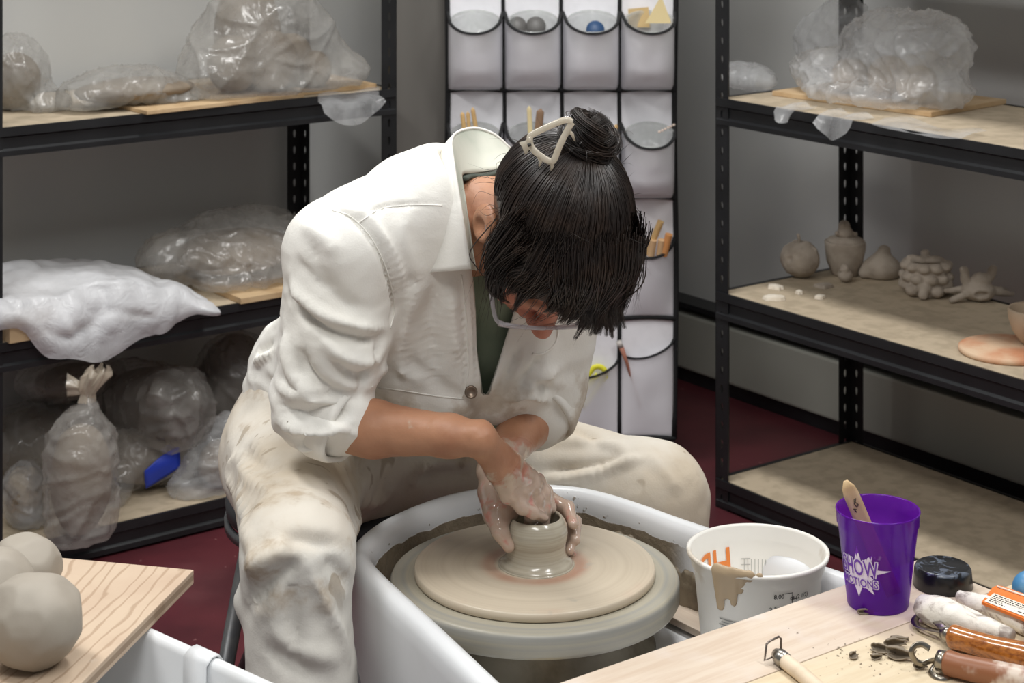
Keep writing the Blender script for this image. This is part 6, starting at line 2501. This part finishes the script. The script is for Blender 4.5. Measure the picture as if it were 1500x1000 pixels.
t = NT('varnished_wood')
t.color(t.mix(t.ramp(t.noise(6, 4, 0.6, t.mapping((8, 40, 40))), 0.35, 0.7), lin((178, 110, 46)), lin((128, 70, 26))))
t.set(Roughness=0.2)
t.b.inputs['Coat Weight'].default_value = 0.6
M['varnish'] = t.m
t = NT('worn_wood')
wn = t.ramp(t.noise(20, 4), 0.50, 0.62)
t.color(t.mix(wn, lin((138, 88, 58)), lin((206, 190, 176))))
t.set(Roughness=0.4)
M['worn'] = t.m
tl = thing('trimming_tool', 'trimming tool with glossy orange wooden handle and steel ribbon loop', 'tool', pzr(1440, 945, 0))
hp = [pzr(1393, 931, .0125), pzr(1420, 939, .0135), pzr(1455, 949, .0130), pzr(1500, 960, .0140), pzr(1560, 976, .0150)]
sp = spline(hp, 8)
MB().tube(sp, list(np.interp(np.linspace(0, 1, len(sp)), [0, .03, .2, .5, 1], [.0105, .0128, .0120, .0125, .0150])), 24).build('handle', M['varnish'], tl)
f0, f1 = pzr(1394, 931, .0125), pzr(1381, 926, .0120)
MB().tube([f0, f0.lerp(f1, .5), f1], [.0088, .0082, .0060], 18).build('ferrule', M['steel'], tl)
lp_ = [pzr(1381, 926, .012), pzr(1362, 922, .008), pzr(1345, 917, .006), pzr(1340, 908, .006), pzr(1350, 899, .008), pzr(1364, 902, .012), pzr(1374, 912, .014), pzr(1383, 921, .013)]
MB().tube(spline(lp_, 6), .0042, 8, flat=.18, up=(0, 0, 1), cap=True).build('ribbon_loop', M['steel'], tl)
tl = thing('trimming_tool', 'trimming tool with worn brown handle and thin wire loops nearest the frame corner', 'tool', pzr(1440, 985, 0))
hp = [pzr(1386, 970, .0130), pzr(1410, 976, .0135), pzr(1450, 985, .0130), pzr(1500, 996, .0135), pzr(1560, 1012, .014)]
sp = spline(hp, 8)
MB().tube(sp, list(np.interp(np.linspace(0, 1, len(sp)), [0, .03, .2, .5, 1], [.0115, .0130, .0120, .0128, .0140])), 24).build('handle', M['worn'], tl)
f0, f1 = pzr(1387, 970, .0130), pzr(1373, 966, .0130)
MB().tube([f0, f0.lerp(f1, .9), f1], [.0112, .0106, .0060], 18).build('ferrule', M['steel'], tl)
q0 = pzr(1373, 966, .013)
MB().tube(spline([q0, pzr(1362, 968, .010), pzr(1350, 972, .008), pzr(1340, 966, .012), pzr(1335, 955, .020), pzr(1341, 945, .026), pzr(1352, 944, .026), pzr(1362, 950, .022)], 6), .0030, 8, flat=.25, up=(0, 1, 0)).build('wire_loop', M['steel'], tl)
MB().tube(spline([q0, pzr(1366, 976, .006), pzr(1363, 984, .003), pzr(1372, 992, .002), pzr(1385, 993, .002), pzr(1394, 987, .003), pzr(1392, 979, .006)], 6), .0032, 8, flat=.35).build('wire_loop', M['steel'], tl)
tl = thing('loop_tool', 'loop tool with pale wooden handle and square wire at the bottom edge', 'tool', pzr(1180, 985, 0))
hp = [pzr(1150, 968, .0075), pzr(1180, 992, .0075), pzr(1235, 1040, .0078)]
MB().tube(spline(hp, 6), .0078, 18).build('handle', mat('handle_pale', (222, 204, 180), 0.55, 0, (206, 186, 160), 20), tl)
f0, f1 = pzr(1151, 969, .0075), pzr(1137, 957, .0078)
MB().tube([f0, f0.lerp(f1, .6), f1], [.0084, .0086, .0058], 16).build('ferrule', M['steel'], tl)
e_ = pzr(1137, 957, .0078)
wl = [P(1134, 961, e_.y - .006), P(1120, 967, e_.y - .008), P(1123, 943, e_.y - .004), P(1127, 939, e_.y - .002), P(1141, 932, e_.y + .006), P(1144, 935, e_.y + .007), P(1144, 955, e_.y + .003)]
MB().tube(wl, .0012, 8).build('wire', mat('wire_dark', (122, 112, 106), 0.35, 0.8), tl)

# packet with printed lines and a blue ball at the right edge
t = NT('packet_print')
M['packet_or'] = mat('packet_orange', (222, 120, 52), 0.4)
M['packet_white'] = mat('packet_white', (236, 226, 212), 0.45)
pk_ = thing('packet', 'orange and white printed packet lying behind the plaster-smeared tools', 'packet', PZ(1475, 880, ZT))
zp = ZT + .0235
outl = [(1438, 881), (1454, 860), (1461, 857), (1468, 858), (1560, 890), (1560, 930)]
q = [PZ(x, y, zp) for x, y in outl]
vs = [p - V(0, 0, .003) for p in q] + q
n = len(q)
MB().add(vs, [tuple(range(n - 1, -1, -1)), tuple(range(n, 2 * n))] + [(k, (k + 1) % n, n + (k + 1) % n, n + k) for k in range(n)]).build('packet_card', M['packet_or'], pk_)
MB().add([p + V(0, 0, .0006) for p in (PZ(1442, 881, zp), PZ(1456, 869, zp), PZ(1560, 908, zp), PZ(1560, 926, zp))], [(0, 1, 2, 3)]).build('text_panel', M['packet_white'], pk_)
mb = MB()
for k in range(5):
    u0, u1 = k / 6 + .10, k / 6 + .17
    A, B_ = PZ(1456, 869, zp), PZ(1442, 881, zp)
    A2, B2 = PZ(1560, 908, zp), PZ(1560, 926, zp)
    s0, s1 = A.lerp(B_, u0), A.lerp(B_, u1)
    e0, e1 = A2.lerp(B2, u0), A2.lerp(B2, u1)
    x = 0.03
    rr_ = random.Random(k)
    while x < .9:
        L_ = rr_.uniform(.02, .06)
        mb.add([s0.lerp(e0, x) + V(0, 0, .0009), s0.lerp(e0, x + L_) + V(0, 0, .0009), s1.lerp(e1, x + L_) + V(0, 0, .0009), s1.lerp(e1, x) + V(0, 0, .0009)], [(0, 1, 2, 3)])
        x += L_ + .012
mb.build('fine_print', ink_dk, pk_)
mb = MB().tube([PZ(1461, 860, zp) + V(0, 0, .001), PZ(1560, 894, zp) + V(0, 0, .001)], .0012, 6)
mb.build('white_edge', M['packet_white'], pk_)
# spacer under the packet: a folded wad it rests on
MB().add([PZ(x, y, z) for z in (ZT, zp - .0032) for x, y in ((1470, 892), (1480, 872), (1556, 900), (1556, 930))], [(3, 2, 1, 0), (4, 5, 6, 7), (0, 1, 5, 4), (1, 2, 6, 5), (2, 3, 7, 6), (3, 0, 4, 7)]).build('packet_body', M['packet_or'], pk_)
bl = MB().lathe([(0.0, -.020), (.010, -.0173), (.0173, -.010), (.020, 0), (.0173, .010), (.010, .0173), (0, .020)], n=36).build('blue_ball', mat('ball_blue', (60, 122, 168), 0.4, 0, (110, 160, 190), 14))
md = bl.modifiers.new('s', 'SUBSURF'); md.levels = 1; md.render_levels = 2
bl.location = PZ(1508, 862, ZT + .02)
tag(bl, 'small blue ball at the right picture edge behind the packet', 'ball')

# trimmings of clay
for k, (px, py, L_, r_, an, lb) in enumerate((
        (1293, 957, .026, .0050, -.5, 'longest brown clay shaving in the trimmings pile'), (1312, 949, .022, .0055, .2, 'rolled clay shaving in the middle of the trimmings'),
        (1318, 966, .030, .0065, -.4, 'broad curled clay shaving beside the wire loop tool'), (1318, 940, .018, .0035, -.1, 'flat dark shaving behind the trimmings pile'),
        (1349, 980, .014, .0040, .2, 'oval clay crumb between the loop tools'), (1252, 964, .012, .0040, .9, 'small pale clay curl left of the trimmings pile'),
        (1285, 966, .012, .0035, .3, 'short clay shaving left below the longest one'))):
    curl(px, py, L_, r_, an, lb, 'clay trimmings on the yellow plank', 'clay_shaving')
rs_ = random.Random(21)
mb = MB()
for k in range(120):
    if k < 70:
        px, py = rs_.gauss(1285, 45), rs_.gauss(962, 14)
    else:
        px, py = rs_.uniform(1130, 1400), rs_.uniform(905, 995)
    if py < 920 or px > 1375:
        continue
    p = PZ(px, py, ZT)
    s_ = rs_.uniform(.0006, .0022)
    vs = [p + V(rs_.uniform(-1, 1) * s_, rs_.uniform(-1, 1) * s_, rs_.uniform(0, 1) * s_ * .8) for _ in range(4)]
    mb.add(vs, [(0, 1, 2), (0, 2, 3), (0, 3, 1), (1, 3, 2)])
o = mb.build('clay_crumbs', M['clay_brown'])
recenter(o, PZ(1285, 962, ZT))
tag(o, 'scattered tiny clay crumbs on the yellow plank', 'crumbs', kind='stuff')

# two lids lying in the pan at the bottom edge
for nm, px, py, r_, col, z, lb in (('yellow_lid', 822, 1017, .034, (222, 178, 40), .4195, 'yellow plastic disc on the pan floor at the bottom edge'), ('purple_lid', 868, 1012, .028, (70, 56, 84), .4285, 'dark purple plastic disc overlapping the yellow one in the pan')):
    o = MB().lathe([(0, 0), (r_, 0), (r_ + .001, .002), (r_, .007), (r_ - .003, .008), (0, .0075)], n=40).build(nm.replace('yellow_lid', 'plastic_disc').replace('purple_lid', 'plastic_disc'), mat(nm, col, 0.5))
    o.location = PZ(px, py, z + .008) - V(0, 0, .008)
    tag(o, lb, 'disc')
